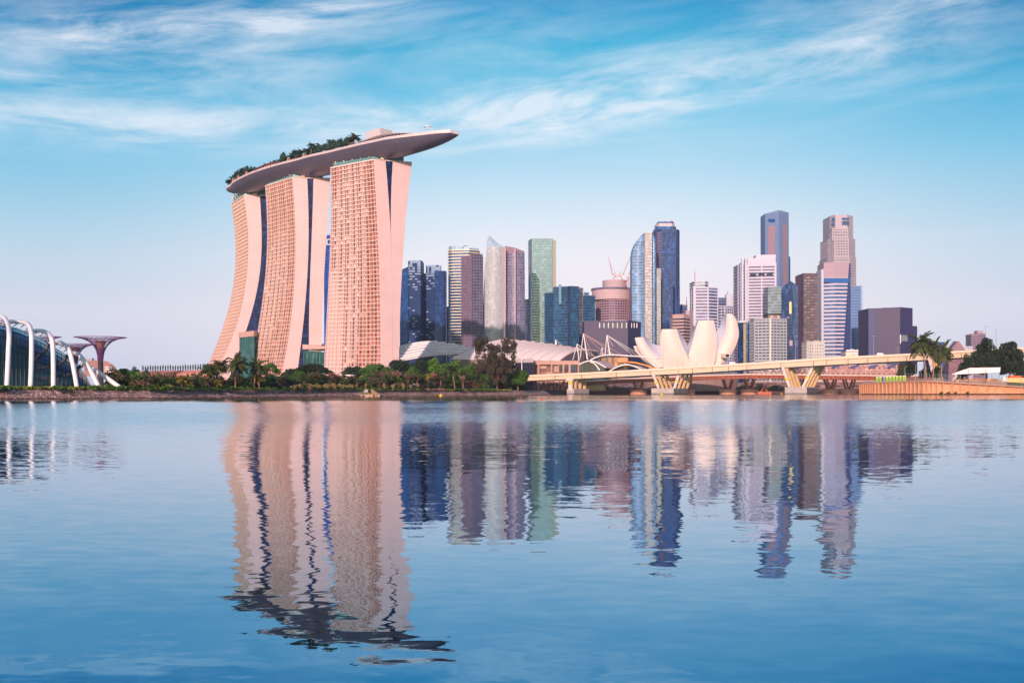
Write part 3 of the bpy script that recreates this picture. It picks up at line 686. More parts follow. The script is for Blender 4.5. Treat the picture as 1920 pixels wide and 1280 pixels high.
# G: green tower
r, p, z = bld('office_tower', 'tall green glass office tower with sun glint painted on its right edge', [(992, 1590), (998, 1570), (1036.5, 1570)], 451.5, 34, g_green, 4, c_grn, .35, .4)
block(r, 'edge_glint', [(1036.8, 1571), (1043, 1576)], 449.5, 700, 30, mat('glint_cream', (244, 224, 170), .4, lines=[(2, 4, .2, .25)]))  # sun glint on the narrow right face, coloured in as cream
block(r, 'roof_plant', [(1000, 1578), (1032, 1578)], 449.3, 451.4, 20, c_pink)
block(r, 'pink_side', [(991.6, 1589), (993.5, 1583)], 456, 700, 20, c_pink)
# H: dark teal blocks
r, p, z = bld('office_tower', 'broad dark teal glass office block in front of the green tower', [(1022, 1490), (1038, 1482)], 550, 20, g_teal, 4, c_teal, .25, .3, z0=3)
bld('', '', [(1038, 1470), (1064.5, 1462)], 538.5, 30, g_teal, 4, c_teal, .22, .3, root=r); bld('', '', [(1064.8, 1463), (1069, 1462)], 536.5, 30, g_dark, 4, root=r); bld('', '', [(1069.2, 1463), (1086, 1470)], 536.8, 30, g_teal, 4, c_teal, .18, .3, root=r)
block(r, 'light_strip', [(1048, 1463), (1053, 1461.5)], 533, 570, 6, mat('strip_glass', (140, 170, 176), .2, .2))
r, p, z = bld('office_tower', 'small plum sided teal tower tucked right of the broad teal office block', [(1084, 1500), (1093.5, 1500)], 540.5, 20, glass('plum_glass', (84, 74, 106)), 4, c_plum, .3, .3)
bld('', '', [(1093.7, 1500), (1105, 1496), (1116, 1500)], 555, 20, g_teal, 4, c_teal, .25, .3, root=r); block(r, 'top_box', [(1095, 1503), (1104.5, 1503)], 548, 555, 10, g_teal)
# I: round building under construction
root = thing('round_tower', 'round pink concrete tower under construction with open unfinished floors', 'building', G(1148, 1560))
cI = G(1147.5, 1580); k_ = 1580/F
def drum(x0, x1, y0, y1, matl, name, n=40):
    R = (x1-x0)/2*k_; c = G((x0+x1)/2, 1580); m1 = MB(); m1.lathe((c.x, c.y, 0), [(R, Z(y1, 1147, 1580)), (R, Z(y0, 1147, 1580))], n); return m1.build(name, matl, root)
drum(1119, 1180, 563.5, 690, mat('drum_dark', (70, 64, 96), .4, .1, cell=(3, 3, 4), cellvar=.5), 'inner_core'); drum(1110, 1184.5, 545, 563.4, mat('drum_pink', (222, 178, 164), .7, var=.06, scale=.1), 'pink_parapet'); drum(1108.5, 1186, 541.5, 544.9, mat('drum_rim', (112, 104, 122), .6), 'dark_rim'); drum(1130, 1176, 526.5, 540.4, mat('drum_top', (214, 170, 160), .7, var=.05), 'upper_drum')
m1 = MB(); R = 33.3*k_; c = G(1149.8, 1580)
for k in range(9):
    y = 565+k*4.6; z = Z(y, 1147, 1580); m1.lathe((c.x, c.y, 0), [(R-1.2, z-.7), (R, z-.7), (R, z+.7), (R-1.2, z+.7)], 40)
m1.build('floor_slab', mat('raw_concrete', (196, 150, 146), .8), root)
m1 = MB()
for k in range(40):
    a = 2*math.pi*k/40; m1.box((c.x+math.cos(a)*(R-.6), c.y+math.sin(a)*(R-.6), (Z(563.5, 1147, 1580)+3)/2), (1.0, 1.0, Z(563.5, 1147, 1580)-3), (math.cos(a), math.sin(a), 0))
m1.build('column', mat('raw_column', (178, 134, 136), .8), root)
# cranes on it
def crane(bx, by, D, hb, jib, cj, label, matl):
    b0 = P(bx, by, D); root = thing('luffing_crane', label, 'crane', b0, 'luffing cranes on the unfinished tower')
    t0 = b0+Vector((0, 0, hb)); m1 = MB()
    for sx in (-.8, .8):
        for sy in (-.8, .8): m1.tube(b0+Vector((sx, sy, 0)), t0+Vector((sx, sy, 0)), .22, 4)
    n = max(2, int(hb/2.5))
    for k in range(n):
        s = 1 if k % 2 else -1; za, zb = hb*k/n, hb*(k+1)/n; m1.tube(b0+Vector((-.8*s, -.8, za)), b0+Vector((.8*s, -.8, zb)), .14, 4)
    m1.build('mast', matl, root)
    tip = P(jib[0], jib[1], D); m1 = MB(); dv = (tip-t0); side = Vector((.55, 0, .5))
    for o_ in (side, -side): m1.tube(t0+o_, tip, .28, 4)
    for k in range(9): m1.tube(t0+dv*(k/9)+side*(1-k/9), t0+dv*((k+.6)/9)-side*(1-k/9), .14, 4)
    m1.build('jib', matl, root)
    e = P(cj[0], cj[1], D); m1 = MB(); m1.tube(t0, t0+(e-t0), .5, 5); m1.box(t0+(e-t0)*.9+Vector((0, 0, -.6)), (2.4, 2, 2.2)); m1.build('counter_jib', matl, root)
    ap = t0+(e-t0)*.5+Vector((0, 0, 7)); m1 = MB(); m1.tube(t0, ap, .3, 4); m1.tube(e, ap, .2, 4); m1.tube(ap, t0+dv*.75, .09, 3); m1.build('a_frame', matl, root)
    m1 = MB(); m1.box(t0+Vector((.8 if e.x < t0.x else -.8, -1.2, .9)), (2, 1.8, 2.4)); m1.build('cab', M['white'], root)
crane(1150.5, 526.6, 1575, 4.5, (1140.5, 482), (1155.5, 517), 'crane with its jib raised up to the left', M['pinkred'])
crane(1166, 526.6, 1580, 5, (1182, 481), (1160, 516), 'crane with its long jib raised up to the right', M['pinkred'])
crane(1178.7, 600, 1545, 62, (1181.5, 507), (1173.5, 533), 'crane on the tall lattice mast climbing the outside of the unfinished tower', M['pinkred'])
# J: dark podium building
r, p, z = bld('mall_block', 'wide plum podium block with a row of white framed bays near its top', [(1095.5, 1330), (1177.5, 1318), (1202, 1345)], 602, 40, mat('plum_wall', (60, 54, 84), .5, var=.05, lines=[(2, 2.2, .12, .25)]), 4)
JD = lambda x: 1330-12*(x-1095.5)/82-.35
m1 = MB(); m2 = MB()
for k in range(7):
    x = 1124+k*8.4
    if x < 1176:
        m1.box(P(x, 610, JD(x)), (.9, .8, 9.6*1323/F))
        if k < 6: m2.add([P(x+.6, 614, JD(x+.6)), P(x+7.6, 614, JD(x+7.6)), P(x+7.6, 605.6, JD(x+7.6)), P(x+.6, 605.6, JD(x+.6))], ((0, 1, 2, 3),))
for x in (1184, 1189, 1194): m1.box(P(x, 610, 1318+ (x-1177)*1.05), (.9, .8, 6))
m1.build('bay_frame', M['white'], r); m2.build('bay_window', g_dark, r, fix=False)
# K: curved glass tower
root = thing('curved_tower', 'pale blue glass tower with a curved left shoulder and balcony strip', 'building', G(1207, 1480))
xlK = itp(0, [(436, 1209), (441, 1203), (448, 1197), (457, 1191), (468, 1187), (480, 1185.6), (520, 1185), (700, 1185)])
g_k = mat('curve_glass', (128, 160, 182), .5, .05, cell=(4, 4, 4), cellvar=.2); bK = mat('curve_band', (190, 198, 200), .5)
leafblock(root, 'curved_leaf', xlK, lambda y: 1209.5, [690, 560, 520, 480, 468, 457, 448, 441, 436], None, 1480, 26, g_k, 4, band=bK, bf=.22)
m1 = MB(); pts = foot([(1209.7, 1476), (1222.5, 1474)], 24); m1.prism(pts, 3, Z(435.5, 1210, 1476)); m1.build('balcony_strip', mat('strip_wall', (150, 142, 138), .4, .1, cell=(3, 3, 4), cellvar=.2), root)
m1 = MB(); zt_ = Z(437, 1210, 1476); n = 54
for k in range(n): m1.ring(pts, 3+k*4.1, 3+k*4.1+1.5, .9) if 3+k*4.1+1.5 < zt_ else None
m1.build('balcony_bands', c_beige, root, fix=False)
leafblock(root, 'right_leaf', lambda y: 1222.7, itp(0, [(437, 1223.5), (440, 1226), (446, 1228.5), (455, 1230), (700, 1230.5)]), [690, 560, 480, 455, 446, 440, 437], None, 1478, 22, glass('side_glass', (110, 140, 166), .2), 1.5)
r, p, z = bld('office_block', 'slim cream stair tower between the curved tower and tall navy tower', [(1230.8, 1490), (1238.5, 1490)], 504, 18, g_pale, 4, c_beige, .45, .3, 3, .6, c_beige)
# L: tall navy tower with stepped crown
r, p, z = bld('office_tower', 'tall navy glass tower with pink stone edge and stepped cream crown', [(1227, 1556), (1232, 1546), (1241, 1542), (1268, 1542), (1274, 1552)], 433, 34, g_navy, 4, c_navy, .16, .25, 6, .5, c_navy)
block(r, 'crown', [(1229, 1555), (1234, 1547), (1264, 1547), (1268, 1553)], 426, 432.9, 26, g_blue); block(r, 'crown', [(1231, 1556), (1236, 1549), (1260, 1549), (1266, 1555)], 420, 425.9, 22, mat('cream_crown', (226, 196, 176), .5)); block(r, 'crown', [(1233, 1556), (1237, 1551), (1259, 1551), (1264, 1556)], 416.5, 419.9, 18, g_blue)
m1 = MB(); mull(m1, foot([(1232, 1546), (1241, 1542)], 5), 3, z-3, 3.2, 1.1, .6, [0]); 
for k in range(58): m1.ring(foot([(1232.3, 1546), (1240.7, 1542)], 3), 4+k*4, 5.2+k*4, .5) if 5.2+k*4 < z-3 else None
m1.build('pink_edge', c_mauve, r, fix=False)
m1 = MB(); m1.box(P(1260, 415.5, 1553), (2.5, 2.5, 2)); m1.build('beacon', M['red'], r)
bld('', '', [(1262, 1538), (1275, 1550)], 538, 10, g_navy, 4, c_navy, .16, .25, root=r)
# M: small ones
r, p, z = bld('office_block', 'small blue grey block with a thin spire right of the tall navy tower', [(1274, 1640), (1281, 1640), (1289, 1640)], 572.5, 20, g_slate, 4, c_grey, .3, .3)
m1 = MB(); m1.tube(P(1287.4, 573, 1645), P(1287.4, 556, 1645), .8, 5, .15); m1.build('spire', M['dark'], r)
r, p, z = bld('office_block', 'short peach striped block with a plain taller fin, behind the lotus museum', [(1262, 1420), (1282, 1412), (1293, 1424)], 591.5, 24, g_dark, 4.2, mat('peach_band', (222, 172, 148), .65), .55, .5)
block(r, 'fin', [(1286, 1436), (1293, 1434), (1299.5, 1440)], 582.5, 700, 18, c_pink); block(r, 'top_band', [(1261.8, 1419.5), (1282, 1411.3), (1293.2, 1423.5)], 589.5, 597, 24, mat('peach_top', (218, 168, 148), .65))
r, p, z = bld('office_tower', 'white banded lilac office tower with rounded corner and antenna', [(1300.5, 1520), (1304, 1514), (1328, 1512), (1346, 1522)], 540, 28, mat('lilac_glass', (78, 80, 124), .4, 0, cell=(4, 4, 4), cellvar=.35), 4.4, c_white, .42, .6, 14, .9, c_white)
bld('', '', [(1299.5, 1524), (1303, 1516), (1322, 1514), (1328, 1520)], 529, 24, g_slate, 4.2, c_white, .5, .7, y0=541, root=r)
m1 = MB(); m1.tube(P(1303, 529, 1520), P(1303, 507, 1520), .6, 5, .2); m1.tube(P(1301.5, 514, 1520), P(1304.5, 514, 1520), .35, 4); m1.build('antenna', M['red'], r)
m1 = MB(); m1.box((G(1302.2, 1511).x, 1511, (Z(536, 1302, 1511)+3)/2), (3.4, 2, Z(536, 1302, 1511)-3)); m1.build('corner_shaft', c_white, r)
r, p, z = bld('office_block', 'low lilac gridded office block just right of the antenna tower', [(1346.5, 1600), (1359, 1594), (1376, 1604)], 574, 22, glass('grid_glass', (84, 84, 120)), 4.2, c_white, .4, .5, 5, .8, c_white)
bld('', '', [(1346.6, 1606), (1362, 1606)], 558.5, 16, g_slate, 4, c_grey, .4, .3, root=r); block(r, 'white_top', [(1362.3, 1608), (1376.5, 1606)], 551.5, 574.5, 10, c_white)
m1 = MB(); m1.tube(P(1364.5, 558, 1610), P(1364.5, 546, 1610), .4, 4); m1.build('antenna', M['dark'], r)
# N: pink striped tower with white shafts
r, p, z = bld('office_tower', 'pink striped office tower with two white shafts and a recessed top storey', [(1384.5, 1500), (1390, 1492), (1402, 1482), (1455, 1476)], 497, 30, mat('pink_tower_glass', (62, 60, 98), .45, 0, cell=(4, 4, 4), cellvar=.3), 4.2, mat('pink_band', (228, 208, 206), .65), .5, .7, 24, 1.6, mat('pink_pier', (228, 206, 204), .65), .2)
block(r, 'top_storey', [(1402, 1481), (1454.8, 1475)], 484, 497, 24, mat('top_pink', (226, 206, 204), .65)); block(r, 'top_storey', [(1418, 1484), (1455, 1480)], 478, 484, 18, mat('top_pale', (228, 206, 202), .65))
for x in (1391, 1397.5):
    block(r, 'white_shaft', [(x, 1478), (x+3.2, 1477)], 484, 600, 4, c_white)
m1 = MB(); [m1.add([P(x, y1, 1474.5), P(x+12, y1, 1474), P(x+12, y0_, 1474), P(x, y0_, 1474.5)], ((0, 1, 2, 3),)) for x in (1406, 1422, 1437.5) for y0_, y1 in ((511, 515.5),)]; m1.build('recess', g_dark, r, fix=False)
# O: tall grey tower
r, p, z = bld('office_tower', 'tallest slim grey stone tower with pink window strips on both faces', [(1435, 1640), (1461, 1626), (1479.5, 1640)], 402, 30, mat('grey_tower', (126, 140, 166), .6, var=.04, scale=.05, lines=[(2, 4, .2, .12)]), 4)
zt2 = Z(394.5, 1461, 1626); m1 = MB(); m1.prism(p, z+.03, z+.5, [z+1, zt2, z+3, z+3, z+1]); m1.build('crown', mat('grey_crown', (130, 144, 168), .6), r)
pk = mat('pink_window_strip', (204, 140, 130), .35, .1)
def strip_windows(root, x0, D0_, x1, D1, y0_, y1, n, matl, name='window_strip', push=-.25):
    m1 = MB(); h = (y1-y0_)/n
    for k in range(n):
        y = y0_+h*k; m1.add([P(x0, y+h*.7, D0_+push), P(x1, y+h*.7, D1+push), P(x1, y, D1+push), P(x0, y, D0_+push)], ((0, 1, 2, 3),))
    return m1.build(name, matl, root, fix=False)
strip_windows(r, 1440.5, 1636.8, 1453, 1630.1, 424, 600, 44, pk); strip_windows(r, 1468, 1631, 1475.3, 1636.7, 422, 560, 34, pk)
strip_windows(r, 1440.5, 1636.8, 1453, 1630.1, 410.5, 419, 1, g_navy); block(r, 'dark_shaft', [(1479.7, 1645), (1482.3, 1645)], 481, 700, 10, g_dark)
m1 = MB(); [m1.tube(P(x, 398, 1645), P(x, y, 1645), .5, 4) for x, y in ((1452, 395), (1458, 393.5), (1465, 393.6), (1470, 395.5))]; m1.build('roof_mast', M['dark'], r)
# P: angular grey green glass building
r, p, z = bld('office_tower', 'angular grey green glass building with a faceted blue shard on its right', [(1440.3, 1430), (1465, 1424)], 538.5, 26, glass('greygreen_glass', (112, 124, 128), .2, (4, 4, 4)), 4, mat('greygreen_band', (142, 150, 148), .5), .3, .3, y0=588)
m1 = MB(); fs = foot([(1465.2, 1425), (1482.5, 1412), (1496.5, 1428)], 26); zz = [Z(y, 1470, 1425) for y in (540, 528.5, 535, 535, 540)]; m1.prism(fs, 3, 100, zz); m1.build('glass_shard', glass('shard_glass', (84, 108, 142), .3, (4, 4, 4)), r)
m1 = MB(); ln = [(1483.5, 532, 1412), (1486, 560, 1414.5), (1489, 585, 1418), (1485, 620, 1414), (1491, 660, 1421)]
for k in range(4): m1.tube(P(*ln[k][:2], ln[k][2]-.6), P(*ln[k+1][:2], ln[k+1][2]-.6), .5, 4)
m1.build('facet_seam', M['dark'], r)
quadface(r, 'gold_panel', [(1480, 588, 1412.5), (1484, 588, 1411.6), (1484, 566, 1411.6), (1480, 566, 1412.5)], c_gold, .3)  # small gold panel on the shard
block(r, 'pilotis', [(1441, 1436), (1482, 1430)], 587.5, 600, 14, mat('pilotis', (214, 170, 150), .6, lines=[(0, 9, .6, .7)])); block(r, 'lower_block', [(1441, 1440), (1465, 1436)], 599, 700, 14, g_dark)
# Q: dark cylinder
root = thing('round_tower', 'dark blue cylindrical tower with white cap and golden stripe beside the museum', 'building', G(1399, 1400))
c = G(1399, 1412); R = 15.8*1400/F; m1 = MB(); m1.lathe((c.x, c.y, 0), [(R, 3), (R, Z(605, 1399, 1400))], 36); m1.build('glass_wall', g_navy, root)
m1 = MB(); m1.box((c.x-6*.7, c.y-R+.2, (Z(606, 1399, 1390)+3)/2), (3.6, 2.4, Z(606, 1399, 1390)-3)); m1.build('gold_stripe', c_gold, root)
m1 = MB(); cc = G(1393, 1404); m1.lathe((cc.x, cc.y, 0), [(7.2, Z(605.1, 1399, 1400)), (7.6, Z(605.1, 1399, 1400)), (7.6, Z(600.5, 1399, 1400))], 24); m1.build('cap', c_white, root)
# R: beige grid block
r, p, z = bld('office_block', 'wide beige gridded office block with a pale central pier', [(1415, 1372), (1444, 1362), (1475, 1374)], 598.5, 28, glass('beige_glass', (112, 108, 118), .35), 3.8, mat('grid_beige', (200, 190, 178), .65), .52, .5, 5, 1.0, mat('grid_beige_v', (196, 186, 174), .65), .05)
m1 = MB(); m1.box((G(1444.5, 1360).x, 1360.8, (Z(597, 1444, 1361)+3)/2), (2.4, 2, Z(597, 1444, 1361)-3)); m1.build('pier', c_cream, r)
r, p, z = bld('office_block', 'dark narrow glass block beside the wide beige gridded office block', [(1475.3, 1380), (1486.5, 1380)], 597, 22, g_dark, 4, c_navy, .25, .3)
quadface(r, 'pink_screen', [(1480.2, 648, 1379.4), (1486, 648, 1379.4), (1486, 638, 1379.4), (1480.2, 638, 1379.4)], c_pink, .4)
bld('office_block', 'low distant blue block in the gap left of the maroon tower', [(1496, 1700), (1503, 1700)], 634, 20, g_navy, 4, c_navy, .3, .3)
# S: maroon tower, striped tower, tall stepped tower
r, p, z = bld('office_tower', 'dark maroon office tower with rows of dim windows', [(1502.3, 1500), (1507, 1494), (1541, 1490)], 514.5, 28, g_maroon, 4, c_brown, .42, .4, 5, .5, c_brown)
r, p, z = bld('office_tower', 'blue and pink banded tower with a plain pink top and painted shade at right', [(1545, 1470), (1566, 1464), (1594, 1466)], 521, 30, glass('banded_blue', (62, 100, 150), .25, (5, 5, 4)), 5.2, mat('banded_pink', (222, 196, 190), .65), .5, .35)
block(r, 'pink_top', [(1544.8, 1469.4), (1566, 1463.4), (1594.3, 1465.4)], 493, 521, 30, mat('plain_pink_top', (196, 160, 156), .65, lines=[(2, 9, .04, .3)])); block(r, 'white_edge', [(1540.2, 1472), (1544.7, 1470)], 505, 700, 24, c_white); quadface(r, 'blue_band', [(1546, 529.5, 1462.5), (1594.2, 529.5, 1464.5), (1594.3, 521.5, 1464.5), (1545.5, 521.5, 1462.5)], mat('bright_blue_glass', (60, 112, 168), .2, .2), .3)
quadface(r, 'side_shade', [(1581, 668, 1462.8), (1595, 668, 1465), (1595, 493.5, 1465), (1592.5, 493.5, 1464)], mat('side_shade', (70, 82, 124), .35, .1, lines=[(2, 6.4, .5, .3)]), .4)  # slanting shade on the right flank, laid on as a dark panel
stn = mat('stepped_stone', (206, 180, 172), .65, var=.04, scale=.05); sgl = glass('stepped_windows', (112, 104, 120), .35)
def oct_(x0, x1, D): w_ = x1-x0; return [(x0, D+14), (x0+w_*.24, D), (x1-w_*.24, D), (x1, D+14)]
r, p, z = bld('office_tower', 'tall stepped pinkish stone tower with arched dark openings in its octagonal crown', oct_(1556, 1600, 1660), 405.5, 36, stn, 4)
bld('', '', oct_(1553, 1603.6, 1652), 449, 40, sgl, 4, stn, .5, .5, 4, 1.4, stn, .02, root=r); bld('', '', oct_(1552.4, 1605, 1644), 484, 44, sgl, 4, stn, .5, .5, 4, 1.4, stn, .02, root=r); bld('', '', [(1561, 1654), (1590, 1654)], 429, 20, sgl, 4, stn, .5, .5, 4, 1.4, stn, .02, y0=450, root=r)
for x0, x1 in ((1560, 1566), (1578.5, 1592)):
    D_ = 1659 if x0 > 1570 else 1661.5; quadface(r, 'crown_opening', [(x0, 422, D_), (x1, 422, D_ if x0 > 1570 else 1659.3), (x1, 414, D_ if x0 > 1570 else 1659.3), (x0, 414, D_)], g_slate, .3)
    quadface(r, 'crown_band', [(x0, 412, D_), (x1, 412, D_ if x0 > 1570 else 1659.3), (x1, 408.5, D_ if x0 > 1570 else 1659.3), (x0, 408.5, D_)], g_blue, .3)
r, p, z = bld('office_tower', 'pale blue ribbed tower stepping down right of the banded tower', [(1594.8, 1500), (1604, 1496), (1614, 1500)], 537, 20, mat('ribbed_blue', (120, 146, 180), .3, .2, lines=[(2, 4, .3, .4)]), 4, mat('ribbed_band', (158, 176, 196), .5), .4, .4)
block(r, 'edge_fin', [(1614.2, 1500), (1617.8, 1500)], 535, 700, 18, mat('fin_blue', (164, 184, 202), .5))
bld('office_block', 'tiny navy block at the foot of the pale blue ribbed tower', [(1617.5, 1700), (1629, 1700)], 648, 20, g_navy, 4, c_navy, .3, .3)
# T: plum slab building
r, p, z = bld('hotel_block', 'isolated broad plum glass block with a stepped right side', [(1628.5, 1380), (1688, 1368), (1711, 1374)], 579, 40, mat('plum_glass_wall', (54, 50, 84), .5, 0, var=.10, scale=.03, lines=[(2, 3.6, .15, .25)]), 3.6, mat('plum_band', (68, 62, 96), .55), .3, .2, 9, .4, mat('plum_mullion', (60, 56, 88), .55), .05)
zt3 = Z(575.5, 1690, 1368); zl_ = Z(577.5, 1711, 1374); m1 = MB(); m1.prism(p, z+.02, z+.5, [z+.3, zt3, zl_, zl_, z+.3]); m1.build('crown', mat('plum_crown', (70, 56, 84), .5), r)
block(r, 'right_step', [(1711.2, 1376), (1720, 1380)], 611, 700, 36, mat('plum_step', (66, 60, 92), .5, lines=[(2, 3.6, .2, .3)])); quadface(r, 'painted_blue_light', [(1628.6, 680, 1379.4), (1640, 680, 1377), (1640, 582, 1377), (1628.6, 581, 1379.4)], mat('blue_light_tint', (42, 58, 106), .5), .3)  # blue light along the left edge, painted on as a panel
quadface(r, 'window_frame', [(1687.6, 644, 1367.2), (1689, 644, 1367), (1689, 627, 1367), (1687.6, 627, 1367.2)], M['white'], .4); quadface(r, 'sky_window', [(1689.2, 640, 1367.3), (1702, 640, 1370.5), (1702, 628, 1370.5), (1689.2, 628, 1367.3)], mat('sky_window', (176, 168, 168), .1, .5), .3)
# U: small pale low buildings
r, p, z = bld('office_block', 'short cream stone block standing before the maroon tower', [(1513, 1290), (1526, 1284), (1546, 1286)], 641, 22, g_warm, 3.8, mat('cream_grid', (232, 210, 186), .65), .6, .3, 3.4, 1.4, mat('cream_grid_v', (232, 210, 186), .65), .02)
r, p, z = bld('domed_hall', 'small white classical hall with little dome behind the highway deck', [(1586, 1260), (1609, 1260)], 659, 18, M['white'], 4, mat('hall_band', (200, 176, 168), .6), .3, .3)
m1 = MB(); c = P(1597, 659, 1265); m1.lathe(c, [(4.5, 0), (4.2, 1.2), (3, 2.4), (1.2, 3.1), (.1, 3.4)], 16); m1.build('dome', M['white'], r); m1 = MB(); [m1.box(P(x, 658, 1262), (2.4, 3, 3)) for x in (1588.5, 1592, 1602, 1606.5)]; m1.build('parapet_box', M['white'], r)
r, p, z = bld('office_block', 'dark blue low block half hidden by the right palm clump', [(1746, 1300), (1771, 1300)], 642, 24, g_navy, 4, c_navy, .25, .3)
root = thing('ziggurat_block', 'pink stepped pyramid shaped building beyond the highway deck', 'building', G(1797, 1500))
m1 = MB(); m2 = MB()
for k in range(8):
    w_ = 36-4.4*k; pts = foot([(1797-w_/2, 1500-k*.5), (1797+w_/2, 1500-k*.5)], 14); m1.prism(pts, Z(663-2.9*k, 1797, 1500) if k else 3, Z(663-2.9*(k+1), 1797, 1500)); m2.ring(pts, Z(663-2.9*(k+1), 1797, 1500)-.8, Z(663-2.9*(k+1), 1797, 1500)+.1, .4)
m1.build('wall', mat('zig_wall', (190, 132, 126), .6, cell=(3, 3, 2.2), cellvar=.3, cell2=(120, 84, 100)), root); m2.build('ledge', c_pink, root, fix=False)
r, p, z = bld('office_block', 'broad pale low building flanking the stepped pyramid block', [(1775, 1560), (1824, 1560)], 650, 20, mat('pale_low_wall', (196, 170, 172), .65, cell=(4, 4, 3), cellvar=.2), 3.6, c_white, .35, .3)
r, p, z = bld('apartment_tower', 'distant pink apartment tower standing alone at the right', [(1821, 1900), (1832, 1894)], 627, 22, mat('apt_wall', (158, 120, 132), .6, cell=(4, 4, 3.2), cellvar=.45, cell2=(84, 76, 104)), 3.2, mat('apt_band', (196, 156, 156), .65), .4, .4)
bld('', '', [(1832.2, 1896), (1848, 1904)], 625, 22, mat('apt_wall2', (164, 126, 136), .6, cell=(4, 4, 3.2), cellvar=.45, cell2=(84, 76, 104)), 3.2, mat('apt_band2', (196, 156, 156), .65), .4, .4, root=r); block(r, 'top_box', [(1833, 1902), (1844, 1904)], 619.5, 625.5, 14, c_pink)
# V: signed blue tower between the hotel towers
r, p, z = bld('office_tower', 'royal blue office tower with white letters seen between two hotel towers', [(608, 1400), (640, 1392)], 442, 30, glass('royal_glass', (24, 78, 150), .25, (3, 3, 4)), 4, mat('royal_band', (30, 84, 150), .4), .2, .2)
cu = bpy.data.curves.new('lettering', 'FONT'); cu.body = 'DBS'; cu.size = 11.5; cu.extrude = .3; cu.materials.append(M['white'])
lt0 = bpy.data.objects.new('lettering_curve', cu); me = bpy.data.meshes.new_from_object(lt0); bpy.data.objects.remove(lt0); lt = bpy.data.objects.new('lettering', me); COL.objects.link(lt); lt.parent = r; q = P(611.5, 459.5, 1397.2); lt.location = q-origin(r); lt.rotation_euler = (rad(90), 0, math.atan2(-8, 22.3))

mat = _mat
M['pedestal'] = mat('pedestal_concrete', (182, 176, 172), .8, var=.15, scale=.3, lines=[(2, 30, .04, .9)])
# ------------------------------------------------------------------ lotus museum
def catmull(pts, n):
    pts = [np.array(p, float) for p in pts]; pts = [2*pts[0]-pts[1]]+pts+[2*pts[-1]-pts[-2]]; out = []; m_ = len(pts)-3
    for k in range(n+1):
        u = k/n*m_; i = min(int(u), m_-1); t = u-i; a, b, c, d_ = pts[i:i+4]
        out.append(.5*((2*b)+(c-a)*t+(2*a-5*b+4*c-d_)*t*t+(3*b-a-3*c+d_)*t**3))
    return out
root = thing('lotus_museum', 'cream lotus shaped museum of upright curving petals', 'museum', G(1290, 1195))
M['petal'] = mat('petal_shell', (230, 222, 216), .85, spec=.15, var=.02, scale=.04, lines=[(2, 4.5, .04, .12), (0, 6, .02, .06)]); M['petal_shade'] = mat('petal_inner', (214, 222, 238), .85, spec=.1, var=.02)  # inner petal faces coloured cool blue for the shade on them
def petal(Lo, Ro, Li, Ri, D0, D1, thick, bulge, n=22, m_=9, label=None):
    D0 += 75; D1 += 75
    """four edge curves from tip to foot; D0 at tip, D1 at foot"""
    L, R, A, B = [catmull(c, n) for c in (Lo, Ro, Li, Ri)]; secs = []
    outer = MB(); ins = MB(); O = []; I = []
    for k in range(n+1):
        t = k/n; D = D0+(D1-D0)*t; th = thick*(1-.35*t)
        row = []
        for i in range(m_+1):
            f = i/m_; q = L[k]+(R[k]-L[k])*f; row.append(P(q[0], q[1], D-bulge*math.sin(math.pi*f)*(.35+.65*math.sin(math.pi*min(1, t*.9+.1)))))
        O.append(row); I.append([P(A[k][0]+(B[k][0]-A[k][0])*i/m_, A[k][1]+(B[k][1]-A[k][1])*i/m_, D+th+ (bulge*.25)*math.sin(math.pi*i/m_)) for i in range(m_+1)])
    outer.loft(O, close=False); pr = outer.build('petal', M['petal'], root, smooth=True, label=label)
    ins.loft([[o[0], i[0]] for o, i in zip(O, I)], close=False); ins.loft([[o[-1], i[-1]] for o, i in zip(O, I)], close=False); ins.loft(I, close=False)
    ins.loft([O[0], I[0]], close=False)
    ins.build('petal_inner', M['petal_shade'], pr, smooth=False)
# back petals first
petal([(1187.4, 648.5), (1191.6, 658.6), (1201, 670.6), (1213, 681), (1229, 691)], [(1195, 648.2), (1200, 659), (1210, 670), (1222, 680), (1240, 690)], [(1188.4, 648.4), (1193, 657), (1203, 668), (1215, 678), (1230, 688)], [(1195.5, 648.2), (1201, 658), (1211, 668), (1223, 678), (1241, 688)], 1135, 1120, 8, 3)
petal([(1190, 633), (1192.8, 643), (1197.5, 655), (1204.7, 667), (1215.5, 679), (1231, 690.5)], [(1206, 631.7), (1211, 641), (1216.5, 650), (1225, 660.5), (1237, 671.5), (1256, 686)], [(1195, 632.4), (1203, 640), (1211, 648), (1220, 657), (1230, 664), (1240, 676)], [(1211, 631.7), (1217, 637), (1223, 642.5), (1231, 646.5), (1240, 650), (1258, 660)], 1122, 1112, 20, 4)
petal([(1361.7, 588), (1362, 604), (1360.3, 619), (1354.5, 636), (1345, 656), (1339.5, 678), (1336, 691)], [(1373.6, 588), (1381, 600), (1385, 618), (1384.5, 634), (1377, 654), (1365.5, 671), (1348, 689)], [(1357.8, 588.6), (1354.5, 600), (1348.5, 614), (1343.5, 622), (1341, 640), (1339, 664), (1336, 690)], [(1372, 588.4), (1378, 600), (1381, 618), (1380, 634), (1372, 654), (1361, 671), (1347, 688)], 1112, 1106, 16, 5)
petal([(1240.7, 617.3), (1238.6, 632), (1237.9, 646), (1239, 661), (1241, 676), (1245, 691)], [(1268.8, 616.4), (1274.5, 634), (1281, 650.5), (1288.7, 667), (1294, 677), (1300, 687)], [(1242, 617), (1241, 630), (1240, 646), (1241, 661), (1243, 676), (1246, 690)], [(1271.5, 616.6), (1279, 630), (1287, 643), (1292, 655), (1296, 670), (1301, 684)], 1090, 1096, 22, 6)
